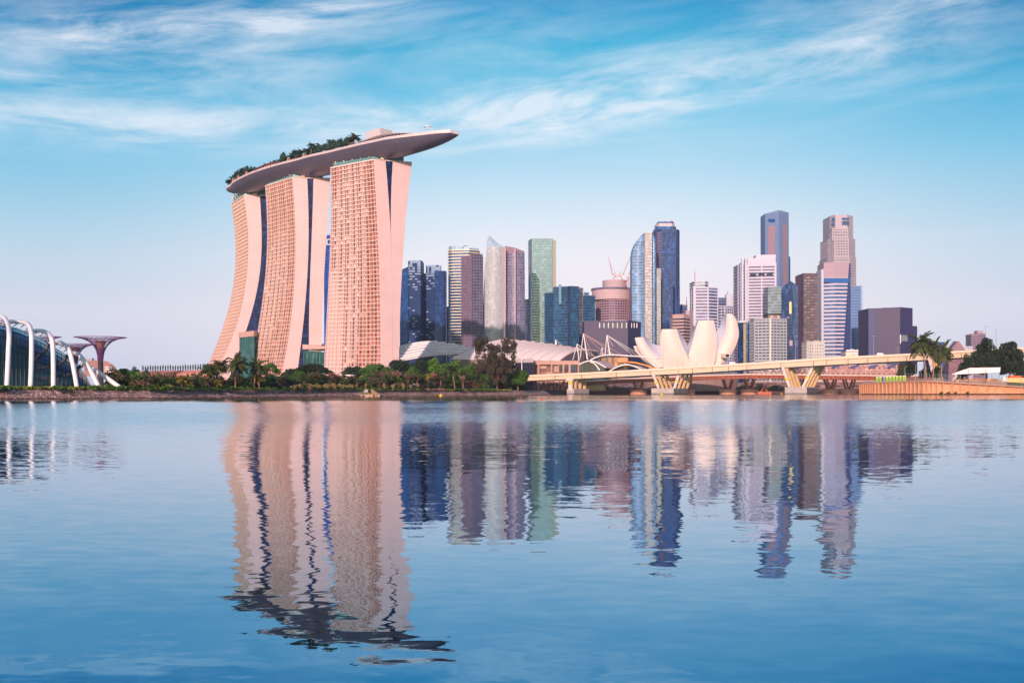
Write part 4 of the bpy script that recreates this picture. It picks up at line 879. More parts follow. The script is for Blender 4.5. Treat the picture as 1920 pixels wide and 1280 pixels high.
petal([(1309.6, 600.6), (1303.5, 620), (1298, 641), (1293.5, 658), (1291.3, 668), (1299, 686)], [(1337.6, 600), (1341.5, 614), (1344, 632), (1344.2, 652), (1342.3, 671), (1337.5, 689)], [(1307.5, 601.2), (1300, 619), (1294, 636), (1289, 650), (1291, 664), (1300, 684)], [(1336, 600.6), (1339, 616), (1340, 634), (1340, 652), (1338, 671), (1335, 688)], 1092, 1096, 22, 6)
# the bowl that joins petals, window box, plinth
c = G(1288, 1200); m1 = MB(); m1.lathe((c.x, c.y, 0), [(12, 14), (18, 22), (17, 40), (14, 47), (3, 50)], 28); m1.build('bowl', M['petal_shade'], root, smooth=True)
m1 = MB(); m1.box(P(1360, 667, 1172), (5.8, 10, 4.6), (.96, .26, 0)); wb = m1.build('window_box', M['petal'], root)
q = P(1360, 667, 1172); m1 = MB(); nn = Vector((.26, -.96, 0)); m1.box(q+nn*5.02, (4.3, .06, 3.2), (.96, .26, 0)); m1.build('pane', mat('box_pane', (30, 34, 48), .1), wb)
m1 = MB(); c = G(1290, 1120); m1.lathe((c.x, c.y, 0), [(52, 3), (52, 17), (46, 21), (20, 22)], 36); m1.build('plinth', mat('museum_plinth', (150, 128, 120), .7), root)

# ------------------------------------------------------------------ arched halls
def bez4(c, t):
    a, b, d_, e = [np.array(v, float) for v in c]; return (1-t)**3*a+3*t*(1-t)**2*b+3*t*t*(1-t)*d_+t**3*e
root = thing('arched_hall', 'broad white vaulted hall with curved ribs behind the feathery dark tree', 'hall', G(985, 1150))
A_, B_ = [(846, 673, 1130), (878, 655, 1142), (905, 643, 1156), (950, 634.8, 1180)], [(1050, 675.5, 1130), (1068, 659, 1142), (1088, 651.5, 1158), (1121, 658.8, 1186)]
K = 10
def arcp(k, t, dz=0):
    f = k/K; c = [tuple(np.array(a)*(1-f)+np.array(b)*f) for a, b in zip(A_, B_)]; q = bez4(c, t); p = P(q[0], q[1]-2.2*math.sin(math.pi*f)*t, q[2]); p.z += dz; return p
for k in range(K):
    m1 = MB(); n = 14
    for i in range(n):
        t0, t1 = i/n, (i+1)/n; m1.quad(arcp(k, t0), arcp(k+1, t0, -.8), arcp(k+1, t1, -.8), arcp(k, t1))
    m1.build('roof_membrane', M['whitem'], root, fix=False, smooth=True)
m1 = MB()
for k in range(K+1): m1.path([arcp(k, i/14, .15) for i in range(15)], .55 if k < K else .8, 5)
m1.build('roof_ribs', mat('roof_rib', (220, 202, 196), .6), root)
m1 = MB(); pts = [arcp(K, i/14, -.6) for i in range(15)]; n = len(pts)
for i in range(n-1): m1.quad((pts[i].x, pts[i].y+.6, 3), (pts[i+1].x, pts[i+1].y+.6, 3), pts[i+1]+Vector((0, .6, 0)), pts[i]+Vector((0, .6, 0)))
m1.build('end_wall', mat('hall_end_glass', (96, 90, 110), .3, .1, cell=(3, 3, 30), cellvar=.3, lines=[(0, 3, .15, .5)]), root)
m1 = MB(); ev = [arcp(k, 0, -.4) for k in range(K+1)]
for k in range(K): m1.quad((ev[k].x, ev[k].y, 3), (ev[k+1].x, ev[k+1].y, 3), ev[k+1], ev[k])
m1.build('eave_wall', mat('eave_wall', (120, 104, 104), .7), root)
root = thing('louvred_hall', 'pale grey hall roof of overlapping curved louvre sheets beside the rightmost hotel tower', 'hall', G(800, 1200))
yl = [650, 654.5, 659, 663.5, 668, 672.5, 677]; tips = [(807, 639), (820.7, 641), (835.5, 643), (853.8, 645.5), (872, 649.5), (884.7, 653.8), (884, 658), (873, 664)]
def lcurve(k, t, D):
    y0 = 650+4.0*k; x1, y1 = tips[min(k, 7)]; x = 735+(x1-735)*t; sag = (1-t)*(1-t); yy = y1+(y0+3-y1)*sag; return P(x, yy, D)
for k in range(7):
    m1 = MB(); n = 16; D = 1230-7*k
    for i in range(n):
        a, b_, c_, d_ = lcurve(k, i/n, D), lcurve(k, (i+1)/n, D), lcurve(k+1, (i+1)/n, D-7), lcurve(k+1, i/n, D-7)
        for q in (c_, d_): q.z += 1.3
        m1.quad(d_, c_, b_, a); m1.quad(d_, c_, c_-Vector((0, 0, 1.3)), d_-Vector((0, 0, 1.3)))
    m1.build('roof_louvre', M['louv'], root, fix=False, smooth=False)
m1 = MB()
for k in range(7):
    D = 1230-7*k-7.2; m1.path([lcurve(k+1, i/16, D)+Vector((0, 0, 1.35)) for i in range(17)], .32, 4)
m1.build('louvre_edge', M['white'], root)
m1 = MB(); a, b_ = G(742, 1186), G(884, 1186); m1.prism([(a.x, a.y), (b_.x, b_.y), (b_.x, b_.y+40), (a.x, a.y+40)], 3, 30); m1.build('hall_wall', mat('hall_wall', (120, 116, 134), .6), root)
# ------------------------------------------------------------------ promenade building and pavilion canopies
wallm = mat('promenade_wall_stone', (186, 158, 148), .75, var=.05, scale=.1)
root = thing('promenade_building', 'low pinkish stone promenade building with square openings left of the canopies', 'building', G(1040, 1090))
f0, f1 = G(1000, 1090), G(1086, 1090)
def fx(px): return G(px, 1090)
m1 = MB(); zt, zb = Z(676, 1040, 1090), 3
cols = [(999.5, 1001.5), (1008.5, 1011.5), (1033, 1036), (1047, 1048.5), (1055, 1058), (1066, 1070), (1083.5, 1087)]
m1.box((fx(1043).x, 1091.5, (zt+Z(683.5, 1040, 1090))/2), (fx(1087).x-fx(999.5).x, 3, zt-Z(683.5, 1040, 1090)))
for x0, x1 in cols: m1.box(((fx(x0).x+fx(x1).x)/2, 1091.3, (Z(683.5, 1040, 1090)+zb)/2-.01), (fx(x1).x-fx(x0).x, 2.4, Z(683.5, 1040, 1090)-zb))
m1.build('stone_frame', wallm, root)
m1 = MB(); m1.box((fx(1043).x, 1105, (zt+zb)/2-.5), (fx(1086.6).x-fx(1000).x, 20, zt-zb-1)); m1.build('recess_wall', mat('recess_wall', (150, 112, 108), .7, cell=(8, 8, 4), cellvar=.35, cell2=(196, 168, 156)), root)
m1 = MB(); [m1.box((fx(x).x, 1092.6, Z(690, x, 1092)), (w_, .3, 6.5)) for x, w_ in ((1062, 3.6), (1076, 5.6), (1051.5, 2.2))]; m1.build('window', g_dark, root)
m1 = MB(); [m1.box((fx(x).x, 1089.6, Z(683, x, 1090)), (w_, .6, .5)) for x, w_ in ((1022, 11),)]; m1.build('canopy', M['terra'], root)
root, pts, zt = bld('glass_pavilion', 'dark glass pavilion with pale flat roof edge beside the green tree', [(963, 1082), (1000, 1075)], 680, 20, mat('pav_glass', (40, 44, 66), .2, .1, lines=[(0, 3.2, .12, .6)]), 4)
block(root, 'roof_edge', [(962, 1081.4), (1000.4, 1074.4)], 672.5, 679.8, 22, mat('roof_edge', (166, 164, 176), .6)); 
m1 = MB(); [m1.tube(G(x, 1073, 3), (G(x, 1073).x, 1073, Z(673, x, 1073)), .45, 6) for x in (965, 978.5)]; m1.build('column', M['white'], root)
def canopy(name, label, arc, D, dx, depth, thick, matl, glassm=None):
    root = thing(name, label, 'canopy', G(arc[0][0], D)); cv = catmull(arc, 20); m1 = MB(); secs = []
    for q in cv:
        p = P(q[0], q[1], D); p2 = P(q[0]+dx, q[1]+.4, D+depth); secs.append([p, p2, p2-Vector((0, 0, thick)), p-Vector((0, 0, thick))])
    m1.loft(secs); m1.build('roof_shell', matl, root)
    m1 = MB(); m1.path([P(q[0], q[1]+.3, D-.4) for q in cv], .75, 6); m1.build('edge_beam', M['white'], root)
    if glassm:
        m1 = MB()
        for i in range(20):
            a, b_ = P(cv[i][0], cv[i][1]+1.2, D+2), P(cv[i+1][0], cv[i+1][1]+1.2, D+2); m1.quad((a.x, a.y, 3), (b_.x, b_.y, 3), b_, a)
        m1.build('glass_front', glassm, root, fix=False)
    return root
g_can = mat('canopy_glass', (58, 74, 82), .15, .1, cell=(2.5, 2.5, 30), cellvar=.4, lines=[(0, 2.5, .16, .6)])
root = canopy('arched_canopy', 'white arched canopy with glass front at the end of the promenade building', [(1085.6, 683), (1094, 679), (1107, 676), (1120, 679.5), (1135.5, 688.5)], 1082, 22.5, 26, .7, mat('canopy_shell', (206, 186, 190), .6), g_can)
m1 = MB(); m1.path([P(x, y, 1080) for x, y in ((1106, 678), (1113, 680.5), (1119, 686), (1124, 694))], .8, 6); m1.build('inner_arch', M['white'], root)
root = canopy('long_canopy', 'long thin white arched canopy sweeping from the masts to the museum', [(1107, 674.5), (1118, 669.5), (1130, 666), (1144, 664.8), (1158, 665.3), (1172, 666.3), (1200, 668), (1232, 671.5)], 1110, 4, 14, .8, M['white'])
root, pts, zt = bld('glass_hall', 'dark glass hall with orange soffits under the long canopy', [(1127, 1118), (1178, 1114)], 669.5, 16, mat('hall_glass', (70, 62, 66), .2, .1, cell=(3, 3, 6), cellvar=.5, cell2=(180, 120, 80), lines=[(0, 3, .18, .5)]), 4)
block(root, 'soffit_block', [(1158, 1112), (1177, 1110)], 671, 679, 10, mat('warm_soffit', (220, 150, 104), .6, var=.15)); 
root = canopy('glass_vault', 'low blue glazed vault with an orange rib in front of the museum', [(1140, 697), (1158, 687), (1178, 683.5), (1198, 690), (1212, 698)], 1096, 12, 24, .6, mat('vault_glass', (72, 96, 122), .2, .1, cell=(3, 3, 3), cellvar=.6, cell2=(190, 200, 214)))
m1 = MB(); m1.path([P(x, y, 1092) for x, y in ((1178, 678.5), (1192, 680), (1208, 684), (1226, 690), (1238, 695))], .9, 6); m1.build('orange_rib', mat('orange_rib', (232, 160, 84), .6), root)
def mast(label, topx, topy, feet, D, cables, r=.7):
    root = thing('cable_mast', label, 'mast', P(feet[0][0], feet[0][1], D), 'white masts with stay cables'); t = P(topx, topy, D)
    m1 = MB()
    for k, (x, y) in enumerate(feet): m1.tube(P(x, y, D+(4 if k else 0)), t, r if k == 0 else r*.55, 6, r*.5)
    m1.build('pole', M['white'], root)
    m1 = MB(); [m1.tube(t, P(x, y, D+8), .22, 4) for x, y in cables]; m1.build('cables', mat('cable', (206, 176, 170), .5) if 'cable' not in M else M['cable'], root); M['cable'] = root.children[1].data.materials[0]
mast('tall white splayed mast standing left of its equally tall neighbour', 1094, 625, [(1101.5, 673.5), (1087, 675)], 1112, [(1130, 648), (1152, 664.5), (1136, 666), (1166, 665), (1112, 668)], .9)
mast('tall white splayed mast standing nearer the museum', 1138, 628, [(1143.5, 664.5), (1134.5, 664)], 1116, [(1194, 666), (1186, 665.5), (1206, 668), (1150, 650)], .9)
mast('short white mast by the vaulted hall end, between hall and tall masts', 1082, 644.5, [(1085.5, 675), (1074, 675)], 1106, [(1108, 668), (1120, 672)], .7)
mast('short white mast just left of the mast nearer the museum', 1128.6, 651, [(1129.8, 664.5), (1126, 664)], 1122, [(1150, 668), (1160, 672)], .6)
mast('stub white mast poking above the vaulted hall ridge', 1042, 636.5, [(1043, 646), (1041, 646)], 1166, [(1056, 650)], .9)

# ------------------------------------------------------------------ highway bridge (near) and bay bridge (behind)
bt = [(940, 706), (988, 703), (1100, 698), (1219, 691.5), (1303, 686), (1420, 679), (1551, 670), (1717, 662), (1830, 655.3), (1930, 650), (2100, 641)]
bb = [(940, 716), (988, 713.5), (1100, 709), (1219, 703), (1303, 699), (1420, 691.5), (1551, 684), (1717, 675.5), (1830, 668.5), (1930, 664), (2100, 656)]
bD = itp(0, [(940, 1045), (988, 1030), (1219, 965), (1303, 943), (1551, 882), (1717, 843), (1920, 795), (2100, 755)]); ft, fb = itp(0, bt), itp(0, bb)
root = thing('highway_bridge', 'long cream concrete highway bridge on V shaped piers, passing before the museum', 'bridge', G(1260, 1070, 0))
BW = 34; dvec = (G(1920, 795)-G(988, 1030)); dvec.z = 0; dvec.normalize(); bn = Vector((-dvec.y, dvec.x, 0))
xs = list(range(940, 2101, 10)); secs = []; par = []
for x in xs:
    D = bD(x); zt, zb = Z(ft(x), x, D), Z(fb(x), x, D); p = G(x, D, 0); q = lambda o, z: p+bn*o+Vector((0, 0, z))
    h = zt-zb; secs.append([q(0, zt-1.2), q(0, zt-1.9), q(1.0, zt-2.2), q(1.4, zb), q(BW-1.4, zb), q(BW-1, zt-2.2), q(BW, zt-1.9), q(BW, zt-1.2)])
    par.append([q(-.12, zt-1.6), q(-.12, zt), q(.3, zt), q(.3, zt-1.2)])
m1 = MB(); m1.loft(secs); m1.build('deck_girder', M['concrete'], root)
m1 = MB(); m1.loft(par); m1.build('parapet', mat('bridge_parapet', (232, 218, 198), .75, var=.06, scale=.2), root)
m1 = MB(); m1.loft([[v+bn*(BW-.2) for v in s] for s in par]); m1.build('parapet', M['pier'], root)
m1 = MB()
for x in (1040, 1090, 1155, 1219, 1272, 1298, 1335, 1366, 1400, 1464, 1525, 1550, 1590, 1627, 1665, 1700, 1750, 1803, 1850):
    D = bD(x); zt, zb = Z(ft(x), x, D), Z(fb(x), x, D); m1.box(G(x, D, (zt+zb)/2-.8)-bn*.15+bn*.75, (.2, 1.2, zt-zb-2.2), dvec)
m1.build('expansion_joint', mat('joint_dark', (170, 142, 116), .8), root)
def vpier(x0t, x1t, x0b, x1b, ybase, xw0, xw1, rows=4, disc=True, pedestal=True):
    D = bD((x0t+x1t)/2); pr = thing('pier', None, None); pr.parent = root; pr.location = G((x0b+x1b)/2, D, 0)-origin(root)
    for r_ in range(rows):
        off = bn*(2.5+r_*(BW-6)/(rows-1))
        for (xt, xb, sg) in ((x0t, x0b, 1), (x1t, x1b, -1)):
            zt = Z(fb(xt), xt, D)+.6; zb_ = Z(ybase, xb, D); a, c = G(xt, D, zt)+off, G(xb, D, zb_)+off; w_ = 1.15
            m1 = MB(); m1.add([a-dvec*w_-bn*.9, a+dvec*w_-bn*.9, a+dvec*w_+bn*.9, a-dvec*w_+bn*.9, c-dvec*w_-bn*.9, c+dvec*w_-bn*.9, c+dvec*w_+bn*.9, c-dvec*w_+bn*.9], ((0, 1, 2, 3), (7, 6, 5, 4), (0, 4, 5, 1), (1, 5, 6, 2), (2, 6, 7, 3), (3, 7, 4, 0)))
            m1.build('leg', M['pier'] if r_ == 0 else M['rib_bounce'], pr)
            if r_ == 0 and disc:
                f = .58; cc = a.lerp(c, f)-bn*1.0; m1 = MB(); m1.loft([[cc+dvec*(1.5*math.cos(q))+Vector((0, 0, 1.5*math.sin(q)))+bn*o for q in [2*math.pi*i/16 for i in range(16)]] for o in (0, .08)]); m1.build('marker_disc', M['yellow'], pr)
    if pedestal:
        a, c = G(xw0, D), G(xw1, D); zt = Z(ybase, xw0, D); m1 = MB(); mid_ = (a+c)/2+bn*(BW/2-1); m1.box((mid_.x, mid_.y, zt/2-.5), ((c-a).length*.95, BW-2, zt+1), dvec); m1.build('pedestal', M['pedestal'], pr)
        m1 = MB(); 
        for k in range(12):
            q = Vector((mid_.x, mid_.y, 0))+dvec*((c-a).length*.475+.3)+bn*(-(BW-4)/2+(BW-4)*k/11); m1.box((q.x, q.y, zt*.45), (.5, .5, zt*.9), dvec)
        m1.build('fender', M['dark'], pr)
vpier(1223, 1272, 1233, 1262.5, 727.5, 1218, 1266)
vpier(1466, 1524, 1479, 1504, 725.5, 1470, 1514)
vpier(1742, 1812, 1752, 1786, 714, 1744, 1790, disc=False, pedestal=False)
# slim pier under the left span
D = bD(1072); pr = thing('pier', None, None); pr.parent = root; pr.location = G(1072, D, 0)-origin(root)
for r_ in range(4):
    off = bn*(2.6+r_*9); a = G(1067.5, D, 0)+off; zt = Z(fb(1067), 1067, D)+.5; m1 = MB(); m1.box((a.x, a.y, zt/2+2), (3.2 if r_ else 4, 2, zt-4), dvec); m1.build('leg', M['pier'] if r_ == 0 else M['rib_bounce'], pr)
a = G(1067.5, D, 0)+bn*1; m1 = MB(); m1.box((a.x, a.y+1, Z(712, 1067, D)), (7, 3, 2), dvec); m1.build('cross_head', M['pier'], pr)
m1 = MB(); a = G(1067.5, D, 0)+bn*BW/2; m1.box((a.x, a.y, 2.2), (7.5, BW-4, 6.4), dvec); m1.build('pedestal', M['pedestal'], pr)
cc = G(1067.5, D, Z(717, 1067, D))+bn*.92; m1 = MB(); m1.loft([[cc+dvec*(1.7*math.cos(q))+Vector((0, 0, 1.7*math.sin(q)))+bn*o for q in [2*math.pi*i/16 for i in range(16)]] for o in (0, .08)]); m1.build('marker_disc', M['yellow'], pr)
# lamp posts on the highway bridge
def lamp(name, label, base, h, group, matl=None, arm=1.6, lean=0):
    u = thing(name, label, 'street lamp', base, group); b0 = Vector(base); t0 = b0+Vector((0, 0, h)); m1 = MB(); m1.path([b0, b0+Vector((0, 0, h*.6)), t0], .22, 5, .12); m1.build('pole', matl or M['steel'], u)
    m1 = MB(); 
    for s in ((-1, 1) if arm > 0 else (1,)):
        m1.tube(t0, t0+Vector((s*abs(arm), 0, .25)), .10, 4); m1.box(t0+Vector((s*abs(arm), 0, .2)), (.9, .35, .18))
    m1.build('lamp_head', M['grey'], u)
for x, yt in ((1243, 655), (1271, 676), (1280, 680), (1306, 682), (1491, 630), (1638, 630), (1683, 652), (1752, 624), (1848, 612), (1868, 618)):
    D = bD(x)+8; z0 = Z(ft(x), x, bD(x))-1.2; p = G(x, D, z0); lamp('bridge_lamp', 'thin grey lamp post standing along the highway bridge deck', p, max(3, Z(yt, x, D)-z0), 'lamp posts along the highway bridge')
# vehicles barely above the highway parapet
def car(x, col, lab, sz=(6.5, 2.3, 3.0)):
    D = bD(x)+6; z0 = Z(ft(x), x, bD(x))-1.2; p = G(x, D, z0); u = thing('vehicle', lab, 'vehicle', p, 'vehicles on the highway bridge'); L, w_, h = sz
    m1 = MB(); prof = [(-L/2, .5), (L/2, .5), (L/2, h*.55), (L*.30, h*.62), (L*.16, h), (-L*.42, h), (-L/2, h*.62)]
    m1.loft([[p+dvec*a+bn*o+Vector((0, 0, b_)) for a, b_ in prof] for o in (-w_/2, w_/2)]); m1.build('body', col, u)
    m1 = MB(); [m1.path([p+dvec*(a*L)+bn*(s*w_/2)+Vector((0, 0, .5)), p+dvec*(a*L)+bn*(s*(w_/2+.12))+Vector((0, 0, .5))], .5, 10) for a in (-.3, .3) for s in (-1, 1)]; m1.build('wheels', M['dark'], u)
car(1375, M['white'], 'white van on the highway deck, just right of the museum'); car(1652, M['white'], 'white car on the deck before the broad plum block'); car(1596, M['cream'], 'cream van on the deck near the domed hall', (7, 2.4, 3.2))
# bay bridge
root = thing('bay_bridge', 'low rust red girder bridge on slim V piers behind the highway bridge', 'bridge', G(1400, 1235, 0))
tt = itp(0, [(1085, 714.5), (1106, 713), (1210, 707), (1300, 703.5), (1400, 700.5), (1677, 703), (1760, 704)]); DD = itp(0, [(1085, 1062), (1210, 1036), (1400, 1005), (1677, 962), (1760, 950)])
top_, gird = [], []
for x in range(1085, 1761, 9):
    D = DD(x); p = G(x, D, 0); z = Z(tt(x), x, D); top_.append([p+Vector((0, 0, z-1.1)), p+Vector((0, 0, z)), p+Vector((0, 16, z)), p+Vector((0, 16, z-1.1))]); gird.append([p+Vector((0, 1.6, z-1.15)), p+Vector((0, 2.4, z-4.6)), p+Vector((0, 14, z-4.6)), p+Vector((0, 15, z-1.15))])
m1 = MB(); m1.loft(top_); m1.build('deck_edge', mat('bay_deck', (226, 206, 190), .7), root); m1 = MB(); m1.loft(gird); m1.build('girder', M['rust'], root)
for x in range(1110, 1755, 9):
    m1 = MB(); D = DD(x); z = Z(tt(x), x, D); p = G(x, D, 0); m1.add([p+Vector((-.9, .5, z-1.15)), p+Vector((.9, .5, z-1.15)), p+Vector((.2, 2.2, z-4.5)), p+Vector((-.2, 2.2, z-4.5)), p+Vector((-.9, 3, z-1.15)), p+Vector((.9, 3, z-1.15))], ((0, 1, 2, 3), (0, 3, 4), (1, 5, 2))); m1.build('bracket', M['rust'], root, fix=False)
for x in (1197, 1287, 1365, 1405, 1500, 1557, 1592):
    D = DD(x); z = Z(tt(x), x, D)-4.5; p = G(x, D+7, 0); pr = thing('pier', None, None); pr.parent = root; pr.location = p-origin(root)
    for s in (-1, 1):
        for o in (-4, 4):
            m1 = MB(); m1.tube(p+Vector((s*1.6, o, 4.5)), p+Vector((s*4.4, o, z)), 1.0, 6, .9); m1.build('leg', M['rust'], pr)
    m1 = MB(); m1.lathe(p, [(8.2, -1), (8.2, 4.0), (7.4, 4.6), (.1, 4.6)], 24); m1.build('pile_cap', mat('pile_cap', (206, 150, 122), .75, var=.1, scale=.2) if 'pcap' not in M else M['pcap'], pr); M['pcap'] = [c for c in pr.children if c.name.startswith('pile_cap')][0].data.materials[0]
# lattice footbridge with blue canopies
root = thing('lattice_footbridge', 'pinkish tubular lattice footbridge with blue shade panels under the highway bridge', 'bridge', G(1560, 1270, 0))
x0, x1 = 1405, 1700; Dh_ = lambda x: 1032-(x-1405)*.14; pc = lambda x: P(x, 694, Dh_(x)); Dh = 1012; m1 = MB(); m2 = MB(); R = 4.2
for h_ in range(6):
    s = 1 if h_ % 2 else -1; n = 170; m1.path([pc(x0+(x1-x0)*i/n)+Vector((0, math.cos(s*i*.38+h_*1.05)*R, math.sin(s*i*.38+h_*1.05)*R)) for i in range(n+1)], .28, 4)
m1.build('helix_tubes', mat('helix_steel', (206, 168, 160), .4, .3), root)
m1 = MB(); m1.path([pc(x)+Vector((0, 0, -3.6)) for x in range(x0, x1+1, 10)], .9, 6); m1.build('walkway', mat('walkway', (206, 176, 168), .7), root)
for k in range(8):
    x = 1418+k*35; m2 = MB(); a, b_ = P(x, 690.5, Dh_(x)-5), P(x+15, 688.2, Dh_(x)-5); m2.add([a, b_, b_+Vector((3, 4, 2.6)), a+Vector((3, 4, 2.6)), a+Vector((0, 0, -.3)), b_+Vector((0, 0, -.3))], ((0, 1, 2, 3), (4, 5, 1, 0))); m2.build('shade_panel', mat('shade_blue', (66, 98, 160), .35, .1) if 'shade' not in M else M['shade'], root); M['shade'] = [c for c in root.children if c.name.startswith('shade_panel')][-1].data.materials[0]
m1 = MB()
for x in range(1410, 1700, 12): m1.tube(P(x, 704, Dh_(x)), P(x, 686.5, Dh_(x)), .2, 4)
m1.build('posts', M['pinkred'], root)
# floating maintenance barge with a raised jib
p = G(1432, 985, 0); root = thing('work_barge', 'small orange barge with crossed booms moored between the V piers', 'barge', p); m1 = MB(); m1.box(p+Vector((0, 0, .9)), (13, 6, 2.6)); m1.build('hull', mat('barge_rust', (196, 110, 78), .7), root); m1 = MB(); m1.tube(p+Vector((-3, 0, 2)), p+Vector((4, 0, 11)), .4, 5); m1.tube(p+Vector((4, 0, 2)), p+Vector((-2, 0, 9)), .4, 5); m1.build('boom', mat('barge_boom', (206, 130, 60), .5), root)
# low dark waterfront buildings under the bridges
bld('waterfront_block', 'long low dark waterfront terrace seen beneath the left highway span', [(1066, 1086), (1110, 1092), (1216, 1098)], 719, 14, mat('terrace_dark', (60, 56, 74), .4, cell=(4, 4, 3), cellvar=.6, cell2=(130, 120, 128)), 3.4, mat('terrace_band', (96, 84, 92), .7), .3, .3)
bld('waterfront_block', 'low dark waterfront arcade between the two V piers', [(1262, 1100), (1400, 1100)], 718.5, 14, mat('arcade_dark', (52, 56, 78), .4, cell=(4, 4, 3), cellvar=.6, cell2=(140, 128, 132)), 3.4, mat('arcade_band', (104, 88, 92), .7), .3, .3)
bld('waterfront_block', 'low shopfront terrace with pale fascia between right V pier and the seawall', [(1401, 1102), (1640, 1102)], 716.5, 14, mat('shop_dark', (62, 62, 84), .4, cell=(5, 5, 3), cellvar=.6, cell2=(150, 132, 130)), 3.4, mat('shop_band', (150, 118, 112), .7), .34, .3)
bld('grandstand', 'low pale pink seating stand seen through the lattice footbridge', [(1548, 1135), (1700, 1130)], 686, 10, mat('stand_wall', (196, 160, 158), .7, cell=(5, 5, 2), cellvar=.3, cell2=(140, 110, 122)), 2.4, mat('stand_band', (214, 178, 170), .7), .45, .4)
# ------------------------------------------------------------------ glass conservatory with white arches
DB = lambda px: dsh(px)+9
gprof = [(-420, 610), (-250, 600), (-100, 602), (0, 609), (33, 615), (53, 624), (80, 636.5), (93, 645.5), (120, 662), (146, 684), (163, 707), (171, 724)]
gy = itp(0, gprof); root = thing('glass_conservatory', 'dark teal glass conservatory dome ribbed with white arches', 'conservatory', G(60, DB(60)+25))
secs = []; xs = [-420+k*(591/76) for k in range(77)]
for x in xs:
    Df = dsh(x)+24+max(0, (x-60))*.12; zr = max(Z(gy(x), x, Df+20)-BANKZ, .5); row = []
    wdt = 24+zr*.9
    for j in range(15):
        a = math.pi*j/14; o_ = (1-math.cos(a))*wdt*.5; row.append(G(x, Df+o_*1.6, BANKZ)+Vector((0, 0, zr*(Df+o_*1.6)/(Df+20)*math.sin(a)**.75)))
    secs.append(row)
m1 = MB(); m1.loft(secs, close=False, caps=False); m1.build('glass_shell', M['domeglass'], root, smooth=True)
m1 = MB()
for k in range(0, len(secs)):
    m1.path([p+Vector((0, -.25, .1)) for p in secs[k][:9]], .09, 3)
for j in range(1, 9): m1.path([s[j]+Vector((0, -.25, .1)) for s in secs], .08, 3)
m1.build('mullions', M['domeframe'], root)
m1 = MB()   # brighter top band of blue glass
for k in range(len(secs)-1):
    for j in (5, 6): m1.quad(*[p+Vector((0, -.12, .08)) for p in (secs[k][j], secs[k+1][j], secs[k+1][j+1], secs[k][j+1])])
m1.build('upper_glass', mat('upper_blue_glass', (34, 96, 150), .15, .2, cell=(2, 2, 2), cellvar=.4), root, fix=False)
ARCH = [[(12.6, 730), (14.5, 690), (16, 654), (17.2, 628), (15.5, 610), (9, 596.5), (-4, 592), (-40, 589), (-90, 600)],
 [(57, 728), (58.5, 690), (59.2, 654), (58.8, 628), (55.5, 611.5), (47.5, 605), (33, 603), (10, 604), (-20, 609), (-60, 640)],
 [(100, 728), (100, 690), (99.3, 656), (97.3, 637), (92.5, 627.5), (83.5, 621.5), (70, 620), (52, 622), (32, 629), (8, 648)],
 [(144.5, 728), (138, 690), (132, 664), (126, 651), (115.5, 643.5), (103, 641), (86, 646), (68, 656), (44, 676)],
 [(186.5, 728), (171, 697), (158.5, 677.5), (148, 665.5), (138, 662), (126, 667), (110, 680), (96, 700)],
 [(228, 728.5), (199.5, 708), (172, 690.5), (156, 684), (144, 692), (130, 708)],
 [(-30, 731), (-26, 690), (-24, 654), (-24, 625), (-30, 606), (-42, 594), (-70, 588)]]
for ai, pts in enumerate(ARCH):
    b0 = pts[0]; D0 = DB(b0[0]); zz = [P(x, y, D0).z for x, y in pts]; zmax = max(zz); cv = catmull([(x, y, D0+ 95*(max(0, i/(len(pts)-1)-.3)/.7)**1.7) for i, (x, y) in enumerate(pts)], 40)
    line = [P(*q) for q in cv]; m1 = MB(); m1.path(line, .76 if ai < 4 else .84, 10, .7)
    r = m1.build('white_arch', M['archwhite'], root, smooth=True)
    m2 = MB()
    for k in range(10, 32, 4):   # little V struts to the glass
        p = line[k]; q = line[k]+Vector((-2.6, 4.5, -.5)); q2 = line[min(k+2, 40)]+Vector((-2.8, 4.5, -1.6)); m2.tube(p, q, .12, 4); m2.tube(p, q2, .12, 4); m2.tube(q, q2, .12, 4)
    m2.build('strut', M['steel'], r)
